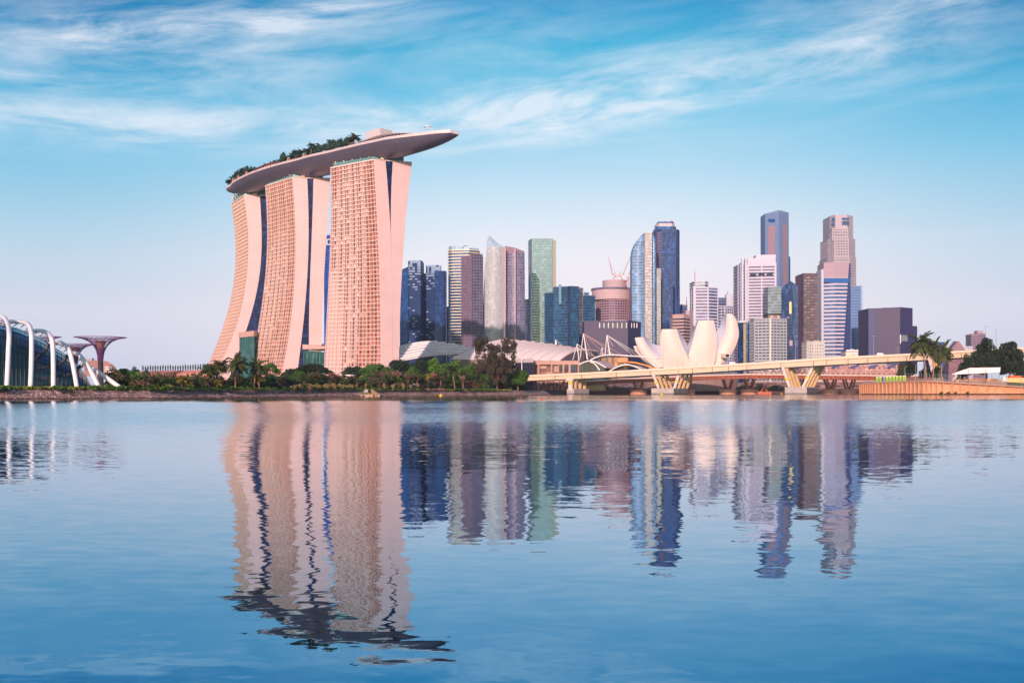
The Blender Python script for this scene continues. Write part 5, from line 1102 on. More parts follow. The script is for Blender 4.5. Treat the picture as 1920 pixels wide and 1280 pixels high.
# ------------------------------------------------------------------ supertrees
def supertree(label, px, D, ytop, ybody, ybase, rpx, hub):
    s = D/F; c = G(px, D, 3); zt, zh = Z(ytop, px, D), Z(ybody, px, D); R = rpx*s; rt = 5.0*s; root = thing('steel_tree', label, 'steel tree', c, 'purple steel garden trees')
    m1 = MB(); m1.lathe((c.x, c.y, 0), [(rt*1.25, 3), (rt, (3+zh)/2), (rt*.9, zh)], 16); m1.build('trunk', mat('trunk_planting', (58, 58, 70), .9, var=.4, scale=.5) if 'tp' not in M else M['tp'], root); M['tp'] = root.children[0].data.materials[0]
    def prof(t): return rt*1.0+(R-rt)*(t**2.1), zh-4+(zt-zh+4)*(1-(1-t)**1.7)
    m1 = MB(); n = 40
    for k in range(n):
        a = 2*math.pi*k/n; line = []
        for i in range(9):
            r_, z_ = prof(i/8); line.append((c.x+math.cos(a)*r_, c.y+math.sin(a)*r_, z_))
        m1.path(line, .15, 4, .08)
    m1.build('branch_rods', M['purple'], root)
    m1 = MB()
    for t in (.35, .5, .62, .72, .8, .87, .93, 1.0):
        r_, z_ = prof(t); m1.path([(c.x+math.cos(a)*r_, c.y+math.sin(a)*r_, z_+ (.5*math.sin(a*20) if t < 1 else 0)) for a in [2*math.pi*i/60 for i in range(61)]], .10 if t < 1 else .16, 3)
    for k in range(n):
        a = 2*math.pi*(k+.5)/n; a2 = 2*math.pi*(k+1.5)/n
        for t0, t1 in ((.6, .8), (.8, 1.0)):
            r0, z0 = prof(t0); r1, z1 = prof(t1); m1.tube((c.x+math.cos(a)*r0, c.y+math.sin(a)*r0, z0), (c.x+math.cos(a2)*r1, c.y+math.sin(a2)*r1, z1), .08, 3)
    m1.build('canopy_mesh', mat('canopy_rod', (136, 104, 150), .5) if 'crod' not in M else M['crod'], root); M['crod'] = [q for q in root.children if q.name.startswith('canopy_mesh')][0].data.materials[0]
    m1 = MB(); m1.lathe((c.x, c.y, 0), [(rt*.9, zh-2), (rt*1.3, zh+(zt-zh)*.45), (rt*hub, zh+(zt-zh)*.78)], 16); m1.build('inner_core', mat('hub_amber', (170, 122, 104), .6) if 'hub' not in M else M['hub'], root); M['hub'] = [q for q in root.children if q.name.startswith('inner_core')][0].data.materials[0]
supertree('complete purple steel tree with wide flat funnel crown, trunk in full view', 188.5, 640, 632.5, 662, 700, 47, 2.2)
supertree('second purple steel tree, trunk hidden behind a white arch, lower crown', 141, 700, 645.5, 668, 700, 36, 2.2)
supertree('purple steel tree almost wholly hidden behind the conservatory, one crown edge showing', 76, 660, 631.5, 660, 700, 37, 2.2)
root = thing('curved_roof_house', 'pink building with a rounded roof behind the complete steel tree', 'building', G(190, 760)); m1 = MB(); cv = catmull([(158, 679), (172, 676.5), (186, 676), (198, 677.5), (208, 682), (216, 690), (219, 696)], 18); m1.loft([[P(x, y, D) for x, y in cv]+[P(219, 705, D), P(158, 705, D)] for D in (760, 790)]); m1.build('wall', mat('house_pink', (154, 120, 120), .7, var=.05), root)
m1 = MB(); m1.path([P(x, y-.3, 759.6) for x, y in cv], .35, 5); m1.build('roof_edge', c_pink, root); m1 = MB(); [m1.box(P(x, y, 759.8), (2.6, .4, .8)) for x in (200, 207) for y in (688, 692, 696)]; m1.build('window', M['white'], root); m1 = MB(); m1.box(P(168, 674, 770), (5, 4, 1.6)); m1.build('roof_unit', M['grey'], root)
# causeway wall with columnar trees
root = thing('causeway_wall', 'pinkish causeway wall carrying an even row of slim trees left of the hotel', 'wall', G(320, 720)); a, b_ = G(262, 730), G(392, 700); m1 = MB(); zt = Z(696, 320, 715); m1.prism([(a.x, a.y), (b_.x, b_.y), (b_.x, b_.y+8), (a.x, a.y+8)], 3, zt); m1.build('wall', mat('causeway', (186, 136, 128), .75, var=.08), root); m1 = MB(); m1.prism([(a.x, a.y-.4), (b_.x, b_.y-.4), (b_.x, b_.y), (a.x, a.y)], zt-1, zt+.6); m1.build('coping', mat('coping_plum', (168, 120, 124), .7), root)

# ------------------------------------------------------------------ vegetation
def leafcloud(mb, lumps, n, size, drop=0):
    """lumps: (centre, radii) ; n leaves spread over lump shells"""
    vol = np.array([r[0]*r[1]+r[1]*r[2]+r[0]*r[2] for _, r in lumps]); pick = rng.choice(len(lumps), n, p=vol/vol.sum())
    u = rng.normal(size=(n, 3)); u /= np.linalg.norm(u, axis=1)[:, None]; rr = .62+.40*rng.random(n)**.7
    C = np.array([c for c, _ in lumps])[pick]; R = np.array([r for _, r in lumps])[pick]; p = C+u*R*rr[:, None]
    a = rng.normal(size=(n, 3)); a[:, 2] *= .6; a /= np.linalg.norm(a, axis=1)[:, None]; b = np.cross(a, u+.5*rng.normal(size=(n, 3))); b /= (np.linalg.norm(b, axis=1)[:, None]+1e-6)
    if drop: a = a*.3+np.array([0, 0, -1.0])*drop; 
    s = size*(.5+rng.random(n))[:, None]; a *= s; b *= s*(.55 if not drop else .3)
    base = len(mb.v); v = np.stack([p-a, p-b, p+a, p+b], 1).reshape(-1, 3); mb.v.extend(map(tuple, v)); mb.f.extend([(base+4*i, base+4*i+1, base+4*i+2, base+4*i+3) for i in range(n)]); mb.mi.extend([0]*n)
def mesh_of(mb, name, matl, fix=False):
    o = mb.build(name, matl, None, fix=fix); me = o.data; bpy.data.objects.remove(o); return me
def limb(mb, pts, r0, r1, n=6): mb.path(pts, r0, n, r1)
TT = {}   # kind -> list of (trunk mesh, crown mesh); unit trees 10 m tall
def rnd(a, b): return random.uniform(a, b)
def make_broad(seed, w=8, nl=24, leaves=6500, size=.30, low=.08, flat=1.0):
    random.seed(seed); t = MB(); limb(t, [(0, 0, -.3), (rnd(-.1, .1), 0, 1.4), (rnd(-.3, .3), rnd(-.2, .2), 3.2)], .34, .22)
    lumps = []
    for k in range(nl):
        a = 2*math.pi*k/nl*2.4+rnd(-.4, .4); f = rnd(.15, 1); r = w/2*(.72 if k % 3 else .35)*math.sqrt(f); z = 10*(low+.12)+ (10*(1-low)-3.2)*(1-f*f*.75)*rnd(.55, 1)
        c = (math.cos(a)*r, math.sin(a)*r, z); rr = rnd(1.0, 1.75)*w/8; lumps.append((c, (rr*1.15, rr*1.15, rr*.85*flat)))
        limb(t, [(0, 0, 2.4+rnd(-.6, .6)), (c[0]*.5, c[1]*.5, (2.6+c[2])/2+.3), c], .15, .04, 5)
    lumps.append(((0, 0, 8.3), (w*.16, w*.16, 1.4)))
    c_ = MB(); leafcloud(c_, lumps, leaves, size); return t, c_
def make_round(seed, w=8.6):
    random.seed(seed); t = MB(); limb(t, [(0, 0, -.3), (.1, 0, 1.4), (rnd(-.2, .2), 0, 3.0)], .36, .26); lumps = [((0, 0, 5.6), (2.6, 2.6, 2.4))]
    for k in range(34):
        a = k*2.4+rnd(-.3, .3); q = rnd(-.75, 1); r = math.sqrt(max(0, 1-q*q)); c = (math.cos(a)*r*w*.36, math.sin(a)*r*w*.36, 5.7+q*3.05+rnd(-.3, .3)); rr = rnd(.8, 1.35); lumps.append((c, (rr*1.2, rr*1.2, rr)))
        if k % 3 == 0: limb(t, [(0, 0, 2.4), (c[0]*.5, c[1]*.5, 3.6), c], .16, .05, 5)
    c_ = MB(); leafcloud(c_, lumps, 8000, .28); return t, c_
def make_umbrella(seed, w=22, leaves=6500):
    random.seed(seed); t = MB(); limb(t, [(0, 0, -.3), (.3, 0, 2), (.2, .1, 3.8)], .55, .4); lumps = []
    for k in range(26):
        a = k*2.4+rnd(-.3, .3); f = math.sqrt((k+.5)/26); r = w/2*.86*f; z = 9.1-2.9*f*f+rnd(-.5, .4); c = (math.cos(a)*r, math.sin(a)*r*.8, z); lumps.append((c, (rnd(1.6, 2.4), rnd(1.6, 2.4), rnd(.55, .9)))); limb(t, [(.2, .1, 3.4), (c[0]*.45, c[1]*.45, 6.2-1.2*f), c], .24, .05, 5)
    c_ = MB(); leafcloud(c_, lumps, leaves, .34); return t, c_
def make_sparse(seed, w=6, leaves=700, size=.34):
    random.seed(seed); t = MB(); limb(t, [(0, 0, -.3), (.1, 0, 2.2), (rnd(-.3, .3), 0, 4.4)], .24, .15); lumps = []
    for k in range(11):
        a = k*2.4; r = w/2*rnd(.3, .9); c = (math.cos(a)*r, math.sin(a)*r, rnd(6.2, 9.2)); lumps.append((c, (rnd(.7, 1.2),)*2+(rnd(.5, .9),))); limb(t, [(0, 0, 3.2+rnd(-.5, .8)), (c[0]*.4, c[1]*.4, 5.2), c], .13, .04, 5)
    c_ = MB(); leafcloud(c_, lumps, leaves, size); return t, c_
def make_palm(seed, lean=.6, fr=34, size=4.0, trunk_r=.20):
    random.seed(seed); t = MB(); tp = Vector((lean, rnd(-.3, .3), 7.6)); limb(t, [(0, 0, -.3), (lean*.15, 0, 2.2), (lean*.5, 0, 5), tp], trunk_r*1.25, trunk_r*.75, 7); c_ = MB()
    for k in range(fr):
        a = k*2.399+rnd(-.2, .2); el_ = rad(rnd(-25, 72)); L = size*rnd(.75, 1.08); dirv = Vector((math.cos(a), math.sin(a), 0)); p = tp.copy(); v = dirv*math.cos(el_)+Vector((0, 0, math.sin(el_))); pts = [p.copy()]
        for i in range(9): v = (v+Vector((0, 0, -.125))).normalized(); p = p+v*L/9; pts.append(p.copy())
        side = dirv.cross(Vector((0, 0, 1)))
        for i in range(9):
            for s in (-1, 1):
                for f in (0, .5):
                    q = pts[i].lerp(pts[i+1], f); q2 = pts[i].lerp(pts[i+1], f+.46); w_ = size*.26*math.sin(math.pi*(i+f+1.4)/11)+.12
                    e = side*s*w_*.75+Vector((0, 0, -w_*rnd(.2, .6)))+(pts[i+1]-pts[i])*.7; c_.add([q, q2, q2+e*1.0, q+e*.92], ((0, 1, 2, 3),))
    return t, c_
def make_shrub(seed, leaves=420, w=7):
    random.seed(seed); t = MB(); [limb(t, [(rnd(-1, 1), rnd(-1, 1), -.3), (rnd(-2, 2), rnd(-1, 1), 4)], .35, .1, 4) for _ in range(4)]
    lumps = [((rnd(-w*.3, w*.3), rnd(-w*.3, w*.3), rnd(3.0, 7.5)), (rnd(1.4, 2.6),)*2+(rnd(1.4, 2.4),)) for _ in range(9)]; c_ = MB(); leafcloud(c_, lumps, leaves, .8); return t, c_
def make_column(seed):
    random.seed(seed); t = MB(); limb(t, [(0, 0, -.3), (0, 0, 4)], .3, .2, 5); c_ = MB(); leafcloud(c_, [((0, 0, 4), (1.3, 1.3, 2.4)), ((0, 0, 6.5), (1.5, 1.5, 2.6)), ((0, 0, 8.6), (.9, .9, 1.5))], 260, .6); return t, c_
KIND = {'broad': [make_broad(s) for s in (1, 2, 3)], 'round': [make_round(s) for s in (11, 12)], 'umbrella': [make_umbrella(s) for s in (21, 22)], 'sparse': [make_sparse(s) for s in (31, 32, 33)],
        'palm': [make_palm(41, .5), make_palm(42, 1.3), make_palm(43, -.7)], 'lowpalm': [make_palm(51, .2, 20, 6.0, .3), make_palm(52, -.3, 20, 6.0, .3)], 'shrub': [make_shrub(s) for s in (61, 62, 63)], 'column': [make_column(s) for s in (71, 72)]}
MESH = {}
for kd, vs in KIND.items():
    MESH[kd] = [(mesh_of(t, 'trunk', M['palmtrunk'] if 'palm' in kd else M['trunk']), mesh_of(c_, 'crown', M['leaf_green'])) for t, c_ in vs]
CW = {'broad': 8.0, 'round': 9.6, 'umbrella': 19, 'sparse': 6.6, 'palm': 5.0, 'lowpalm': 10, 'shrub': 8, 'column': 3}
CROWN = {'broad': 'crown', 'round': 'crown', 'umbrella': 'crown', 'sparse': 'crown', 'palm': 'fronds', 'lowpalm': 'fronds', 'shrub': 'foliage', 'column': 'crown'}
random.seed(99); count = {}
def plant(name, kind, base, h, w, leafm, label, cat='tree', group=None, var=None, rz=None):
    i = count.get(kind, 0); count[kind] = i+1; tm, cm = MESH[kind][(i if var is None else var) % len(MESH[kind])]
    u = thing(name, label, cat, base, group); s = h/10 if kind != 'palm' else h/9.6
    if kind == 'lowpalm': s = h/10.5
    u.scale = (w/CW[kind], w/CW[kind], s); u.rotation_euler.z = rnd(0, 6.28) if rz is None else rz
    for nm, me, mt in (('trunk', tm, None), (CROWN[kind], cm, leafm)):
        o = bpy.data.objects.new(nm, me); COL.objects.link(o); o.parent = u
        if mt is not None: o.material_slots[0].link = 'OBJECT'; o.material_slots[0].material = mt
    return u
def pl(name, kind, px, yt, w_px, off, leafm, label, cat='tree', group=None, base=BANKZ, D=None, **k):
    D = D or dsh(px)+off; h = Z(yt, px, D)-base; return plant(name, kind, G(px, D, base-.1), h, w_px*D/F, leafm, label, cat, group, **k)
# palms on the bank
for px, yt, wp_, off, mt, rz, lab in ((383, 684, 24, 20, 'frond', 0, 'tall dark coconut palm at the left edge of the grove under the leftmost hotel tower'), (403, 680, 23, 16, 'frond', 2, 'coconut palm with straight pale trunk, second in the grove from the left'), (417, 672, 24, 26, 'frond_dark', 1, 'coconut palm behind others with feathery crown beside the leaning grove leader'), (441, 663.5, 29, 14, 'frond', 0.2, 'tallest coconut palm in the grove, before the green glass lobby'), (457, 671, 24, 18, 'frond_dark', 4, 'dark crowned coconut palm just right of the tallest palm'), (476, 671, 28, 12, 'frond', 0.0, 'coconut palm with leaning trunk at the right end of the grove'), (486, 699, 23, 10, 'frond_gold', 2.5, 'short golden coconut palm at the foot of the leaning palm'),
    (340, 703, 23, 10, 'frond_gold', 1.4, 'short golden coconut palm standing alone left of the grove'), (848, 684, 24, 12, 'frond', 3.14, 'slender coconut palm with curved trunk before the bright green trees'), (827, 696, 22, 16, 'frond', 2.2, 'coconut palm with drooping fronds left of the slender curved palm'), (868, 693, 16, 14, 'frond_dark', 1, 'thin coconut palm just left of the feathery dark tree')):
    pl('coconut_palm', 'palm', px+(5 if rz == 3.14 else 0), yt, wp_, off, M[mt], lab, 'palm', 'coconut palms on the bank', rz=rz, var=1 if px in (476, 848) else None)
for px, yt, wp_, off, mt, lab in ((357, 712, 20, 7, 'frond_gold', 'low trunkless yellow green palm beside the lone golden coconut palm'), (391, 708, 22, 8, 'frond', 'low bushy palm at the left foot of the grove'), (409, 710, 22, 7, 'frond_gold', 'low bushy golden palm at the middle foot of the grove'), (375, 716, 18, 7, 'frond_dark', 'small dark palm bush left of the grove'), (352, 700, 17, 20, 'frond', 'dull green palm behind the low yellow green palm'), (283, 706, 14, 16, 'leaf_brown', 'brownish fan palm among the scrub right of the white arches')):
    pl('bushy_palm', 'lowpalm', px, yt, wp_, off, M[mt], lab, 'palm')
# umbrella and broad trees along the middle bank
for kd, nm, px, yt, w_, off, mt, lab in (('umbrella', 'rain_tree', 586, 680, 78, 120, 'leaf_deep', 'wide dark umbrella shaped tree before the gap between middle and rightmost towers'), ('umbrella', 'rain_tree', 664, 685, 52, 120, 'leaf_dark', 'dark low umbrella tree at the foot of the rightmost hotel tower'), ('umbrella', 'rain_tree', 704, 681, 66, 100, 'leaf_green', 'green flat topped tree at the right foot of the rightmost hotel tower'), ('umbrella', 'rain_tree', 505, 678, 40, 120, 'leaf_green', 'flat topped green tree peeking over the foot of the middle hotel tower'),
    ('round', 'broad_tree', 748, 671, 58, 110, 'leaf_dark', 'large dark green tree under the louvred hall roof'), ('round', 'broad_tree', 787, 673, 46, 104, 'leaf_dark', 'dark green tree between the larger dark tree and the bright ones'), ('broad', 'broad_tree', 814, 668.5, 58, 100, 'leaf_bright', 'bright green spreading tree, left of the bright pair under the louvred roof'), ('broad', 'broad_tree', 855, 670.5, 54, 90, 'leaf_bright', 'bright green spreading tree, right of the bright pair'), ('broad', 'broad_tree', 886, 676, 42, 80, 'leaf_green', 'green tree tucked against the left side of the feathery dark tree'), ('broad', 'broad_tree', 971, 688, 46, 14, 'leaf_green', 'layered green tree right of the feathery dark tree, by the bridge end'),
    ('broad', 'broad_tree', 836, 676, 44, 84, 'leaf_green', 'mid green tree in front of and between the bright pair'), ('broad', 'broad_tree', 906, 690, 40, 60, 'leaf_dark', 'dark tree at the left foot of the casuarina'), ('broad', 'broad_tree', 772, 684, 40, 70, 'leaf_green', 'green tree in front of the dark trees under the louvred roof'), ('umbrella', 'rain_tree', 548, 690, 44, 90, 'leaf_dark', 'dark flat topped tree at the left foot of the middle gap'), ('broad', 'broad_tree', 620, 694, 36, 70, 'leaf_dark', 'dark tree right of the wide umbrella tree'), ('broad', 'broad_tree', 690, 692, 34, 60, 'leaf_green', 'green tree right behind the drain outlet'), ('broad', 'broad_tree', 944, 694, 40, 40, 'leaf_deep', 'deep green tree under the right lobe of the casuarina'),
    ('round', 'broad_tree', 232, 688, 34, 60, 'leaf_deep', 'dark dense tree just right of the last white arch'), ('broad', 'broad_tree', 252, 684, 24, 130, 'leaf_blue', 'distant bluish tree rising behind the dark dense tree'), ('broad', 'broad_tree', 274, 689, 18, 150, 'leaf_blue', 'small distant bluish tree at the left end of the causeway wall'), ('broad', 'broad_tree', 212, 702, 26, 50, 'leaf_deep', 'dark bush like tree behind the last white arch')):
    pl(nm, kd, px, yt, w_, off, M[mt], lab)
# sparse pinkish and brownish trees
for px, yt, w_, off, mt, lab in ((705, 692, 24, 26, 'leaf_brown', 'sparse brownish tree behind the drain outlet'), (723, 692, 22, 22, 'leaf_pink', 'sparse pinkish tree, left of a pinkish pair right of the drain outlet'), (741, 692, 24, 22, 'leaf_pink', 'sparse pinkish tree, right of the pinkish pair right of the drain outlet'), (764, 699, 20, 18, 'leaf_pink', 'slender pinkish tree before the largest dark green tree'), (782, 696, 20, 18, 'leaf_brown', 'slender brown topped tree with pale stems before the dark green trees'), (625, 696, 22, 30, 'leaf_flower', 'small tree with rosy blossom at the foot of the rightmost hotel tower'), (568, 699, 24, 26, 'leaf_brown', 'brown green tree under the wide umbrella tree, left one'), (596, 693, 26, 28, 'leaf_brown', 'brown tree with a leaning fork under the wide umbrella tree'), (534, 702, 16, 20, 'leaf_dark', 'thin dark tree left of the pale shrub row'), (803, 698, 18, 16, 'leaf_yellow', 'small yellow green tree with upright stems left of the coconut palms'), (815, 694, 14, 20, 'leaf_flower', 'thin tree with purple pink blossom left of the coconut palms'), (646, 702, 22, 24, 'leaf_green', 'small green tree above the middle of the pale shrub row'), (673, 706, 18, 24, 'leaf_bright', 'small fresh green tree just left of the drain outlet'), (324, 692, 20, 60, 'leaf_pink', 'sparse pink brown tree below the causeway wall'), (308, 701, 18, 30, 'leaf_brown', 'brownish tree below the middle of the causeway wall'), (296, 708, 18, 22, 'leaf_dark', 'dark small tree in the scrub below the causeway wall'), (258, 695, 20, 34, 'leaf_brown', 'olive brown tree in front of the distant bluish tree'), (274, 702, 18, 26, 'leaf_yellow', 'olive tree in the scrub right of the last white arch'), (867, 702, 14, 10, 'leaf_pink', 'thin bare stemmed tree before the bright green pair'), (510, 704, 22, 22, 'leaf_dark', 'dark shaggy tree right of the palm grove'), (365, 697, 16, 44, 'leaf_dark', 'dark tree behind the left edge of the palm grove')):
    pl('slender_tree', 'sparse', px, yt, w_, off, M[mt], lab)
# pale shrubs
for k, px in enumerate((549, 564, 582, 597, 611, 625, 638, 648, 658)):
    pl('pale_shrub', 'shrub', px, 718+rnd(-1, 1.5), 14 if k != 2 else 18, 5, M['leaf_pale'], 'pale tan shrub in the row along the bank left of the drain outlet', 'shrub', 'pale shrub row left of the outlet')
for k, px in enumerate((712, 719, 727, 737, 748, 756, 764, 769)):
    pl('pale_shrub', 'shrub', px, 717.5+rnd(-1, 2.5), 8, 5, M['leaf_pale'] if k % 2 else M['leaf_brown'], 'narrow pale shrub in the row right of the drain outlet', 'shrub', 'narrow pale shrubs right of the outlet')
for px, yt, w_, off, mt, lab in ((252, 716, 22, 7, 'leaf_brown', 'rusty brown bush right of the last arch foot'), (268, 713, 26, 8, 'leaf_pink', 'pinkish brown bush below the olive tree'), (320, 719, 18, 7, 'leaf_pale', 'pale dry bush left of the lone golden palm'), (240, 722, 14, 6, 'leaf_deep', 'small dark bush by the foot of the last white arch'), (80, 724.5, 15, 5, 'leaf_brown', 'brown bush between second and third white arch feet'), (122, 726, 12, 4, 'leaf_green', 'small green bush between third and fourth white arch feet'), (36, 727, 10, 4, 'leaf_dark', 'small dark bush between first and second white arch feet'), (861, 728, 20, 3, 'leaf_bright', 'fresh green bush on the bank below the feathery dark tree'), (880, 729, 12, 4, 'leaf_green', 'small green bush on the bank right of the fresh green bush'), (436, 727, 22, 6, 'leaf_dark', 'dark bush at the foot of the tallest coconut palm'), (788, 725, 22, 6, 'leaf_green', 'clipped green hedge bush left of the pink flower strip'), (520, 722, 18, 8, 'leaf_dark', 'dark bush left of the pale shrub row')):
    pl('bush', 'shrub', px, yt, w_, off, M[mt], lab, 'bush')
# columnar trees on the causeway
for k in range(27):
    f = k/26; px = 268+122*f; D = 734-28*f; pl('columnar_tree', 'column', px, 684.5+rnd(-1.2, 1.2)-2.5*f, 2.7, 0, M['leaf_dark'], 'slim columnar tree in the even row on the causeway wall', 'tree', 'row of slim trees on the causeway', base=zt, D=D)
# feathery casuarina
random.seed(5); D = dsh(928)+22; base = G(928, D, BANKZ); s = D/F; u = thing('casuarina_tree', 'tall feathery brown casuarina tree with two lobes before the vaulted hall', 'tree', base)
t = MB(); lumps = []
for (cx_, cy_, rx, rz_, n) in ((908, 668, 19, 36, 46), (944, 664, 24, 37, 60), (928, 697, 42, 24, 60), (955, 650, 14, 20, 14), (899, 646, 12, 17, 14), (926, 668, 14, 26, 16)):
    for k in range(n):
        a = rnd(0, 6.28); q = math.sqrt(rnd(0, 1)); x_, y_ = cx_+math.cos(a)*rx*q*.92, cy_+math.sin(a)*rz_*q*.92; p = P(x_, y_, D)+Vector((0, rnd(-9, 9), 0)); lumps.append((tuple(p), (rnd(1.0, 2.4), rnd(1.0, 2.4), rnd(1.2, 2.8))))
        if k % 5 == 0: t.path([base+Vector((rnd(-2, 2), 0, rnd(3, 10))), base.lerp(p, .6)+Vector((0, 0, 2)), p], .2, 5, .04)
for x_ in (922, 932, 914): t.path([G(x_, D, BANKZ-.3), P(x_+rnd(-4, 4), 700, D), P(x_+rnd(-8, 8), 660, D)], .7, 7, .2)
t.build('trunk', M['trunk'], u); c_ = MB(); leafcloud(c_, lumps, 24000, .42); leafcloud(c_, [l for l in lumps if l[0][2] < 22], 5000, .7, drop=1.0); c_.build('crown', M['leaf_casuarina'], u, fix=False)
# understorey masses along the bank: dark, lighter green and dry brown
for seed_, n_, lv, mt_, nm, lab, r0, r1 in ((1, 420, 17000, 'leaf_deep', 'understorey_foliage', 'dense dark understorey foliage filling the bank between trees', 18, 62), (2, 150, 6000, 'leaf_green', 'green_foliage', 'patchy lighter green foliage among the dark understorey', 14, 40), (3, 120, 4500, 'leaf_brown', 'dry_foliage', 'patchy dry brownish foliage among the dark understorey', 12, 34)):
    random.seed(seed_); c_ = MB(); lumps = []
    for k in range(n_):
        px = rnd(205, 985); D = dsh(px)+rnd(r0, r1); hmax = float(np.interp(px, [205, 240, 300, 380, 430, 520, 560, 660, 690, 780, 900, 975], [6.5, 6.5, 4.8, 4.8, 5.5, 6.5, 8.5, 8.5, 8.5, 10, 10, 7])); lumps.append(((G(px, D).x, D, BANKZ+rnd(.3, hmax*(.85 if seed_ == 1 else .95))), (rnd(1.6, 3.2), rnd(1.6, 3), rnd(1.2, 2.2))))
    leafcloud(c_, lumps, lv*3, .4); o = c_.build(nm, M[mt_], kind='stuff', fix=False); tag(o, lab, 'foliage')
c_ = MB(); lumps = [((G(px, dsh(px)+rnd(5, 9)).x, dsh(px)+rnd(5, 9), BANKZ+rnd(0, .9)), (rnd(.8, 1.6), rnd(.8, 1.6), rnd(.5, 1.0))) for px in [rnd(150, 540) for _ in range(130)]+[rnd(540, 930) for _ in range(130)]]
leafcloud(c_, lumps, 13000, .26); o = c_.build('bank_undergrowth', M['leaf_green'], kind='stuff', fix=False); tag(o, 'low green undergrowth edging the top of the stone bank', 'undergrowth')
# orange roofed park shelter in the trees
root = thing('park_shelter', 'long low park shelter with rusty orange wall under the trees by the bridge end', 'shelter', G(880, dsh(880)+40)); a, b_ = G(822, dsh(822)+52), G(956, dsh(956)+40); m1 = MB(); m1.prism([(a.x, a.y), (b_.x, b_.y), (b_.x, b_.y+8), (a.x, a.y+8)], 3, 8.6); m1.build('wall', mat('shelter_orange', (176, 104, 76), .75, var=.2, scale=.1, lines=[(0, 7, .35, .6)]), root); m1 = MB(); m1.prism(offset([(a.x, a.y), (b_.x, b_.y), (b_.x, b_.y+8), (a.x, a.y+8)], 1.6), 8.65, 9.5); m1.build('roof', mat('shelter_roof', (112, 82, 88), .7), root)
for px, yy, lab, w_ in ((700, 711, 'small pale roofed kiosk glimpsed between trunks right of the outlet', 9), (657, 705, 'white flat roofed kiosk glimpsed above the pale shrub row', 12)):
    D = dsh(px)+44; p = G(px, D, 3); root = thing('park_kiosk', lab, 'kiosk', p); zt_ = Z(yy, px, D); m1 = MB(); m1.box((p.x, p.y, (zt_+3)/2), (w_*D/F, 4, zt_-3)); m1.build('wall', mat('kiosk_wall', (96, 100, 120), .7) if 'kw' not in M else M['kw'], root); M['kw'] = root.children[0].data.materials[0]; m1 = MB(); m1.box((p.x, p.y, zt_+.4), (w_*D/F+1.6, 5.4, .7)); m1.build('roof', M['white'], root)
M['outlet'] = mat('outlet_concrete', (176, 152, 126), .85, var=.15, scale=.8)
# drain outlet with wing walls and gate posts
D = dsh(684); root = thing('drain_outlet', 'concrete drain outlet with two cream wing walls breaking the stone bank', 'outlet', G(684, D, 0)); dd = lambda px, py: P(px, py, D)
for (xa, ya, xb, yb) in ((659.5, 731, 678, 740.5), (697, 731, 710.5, 741)):
    p, q = G(xa, D+6.5, 0), G(xb, D-2.6, 0); za = Z(ya, xa, D+6.5)+.5; m1 = MB(); nx_ = Vector((.45, .1, 0)); m1.add([p-nx_+Vector((0, 0, -1)), p+nx_+Vector((0, 0, -1)), p+nx_+Vector((0, 0, za)), p-nx_+Vector((0, 0, za)), q-nx_+Vector((0, 0, -1)), q+nx_+Vector((0, 0, -1)), q+nx_+Vector((0, 0, .9)), q-nx_+Vector((0, 0, .9))], ((0, 1, 2, 3), (7, 6, 5, 4), (0, 4, 5, 1), (1, 5, 6, 2), (2, 6, 7, 3), (3, 7, 4, 0))); m1.build('wing_wall', M['outlet'], root)
m1 = MB(); c = G(680, D+6, 0); m1.box((c.x, c.y, 2.6), (5.6, 1.2, 2.2)); m1.build('head_wall', M['grey'], root); m1 = MB(); m1.box((c.x, c.y-.7, 1.2), (4.6, .3, 1.6)); m1.build('opening', M['dark'], root); m1 = MB(); c2 = G(690, D+.6, 0); m1.box((c2.x, c2.y, .55), (5.2, 2.0, 1.1)); m1.build('apron', M['outlet'], root)
m1 = MB(); c3 = G(690, D+2.5, 0); leafcloud(m1, [((c3.x, c3.y, 1.3), (1.5, .9, .7))], 160, .3); m1.build('weed_tuft', M['leaf_yellow'], root, fix=False)
for x_ in (669, 686):
    p = G(x_, D+7.5, BANKZ-.2); plant('gate_cypress', 'column', p, 4.2, 1.3, M['leaf_yellow'], 'thin yellow clipped cypress, one of two flanking the drain outlet', 'shrub', 'yellow cypresses at the drain outlet')
# pink flower strip
c_ = MB(); leafcloud(c_, [((G(px, dsh(px)+7).x, dsh(px)+7, BANKZ+.4), (1.2, .5, .4)) for px in np.arange(796, 832, 2.2)], 500, .3); o = c_.build('flower_strip', leaf('petal_pink', (196, 100, 150), (150, 80, 120)), kind='stuff', fix=False); tag(o, 'strip of magenta flowers on the bank below the coconut palms', 'flowers')
# people on the bank path
# ------------------------------------------------------------------ roof garden trees on the sky deck
random.seed(3)
M['leaf_roof'] = leaf('leaf_roof', (58, 92, 66), (36, 60, 66))
def deck_tree(s, t, h, w_, kd, mt, lab, grp): plant('roof_garden_tree', kd, deckp(s, t, DZ+1.6), h, w_, M['leaf_roof'] if mt == 'leaf_dark' else M[mt], lab, 'tree', grp)
for k in range(26): deck_tree(.03+.20*k/25, rnd(.06, .3), rnd(6.5, 10) * (.8 if k < 4 else 1), rnd(4.5, 7), 'broad' if k % 2 else 'palm', 'leaf_dark', 'small dark tree in the roof garden grove at the blunt end of the deck', 'roof garden grove at the blunt deck end')
for k in range(40): deck_tree(.40+.285*k/39, rnd(.05, .34), rnd(7.5, 12), rnd(5, 7.5), 'broad' if k % 2 else 'palm', 'leaf_dark', 'dark tree in the dense roof garden grove left of the grey lift block', 'dense roof garden grove beside the lift block')
for k in range(7): deck_tree(.255+.14*k/6, .5, rnd(11.5, 12.5), 7, 'palm', 'frond_dark', 'palm rising just above the brown pavilion roof on the deck', 'roof palms behind the brown pavilion')
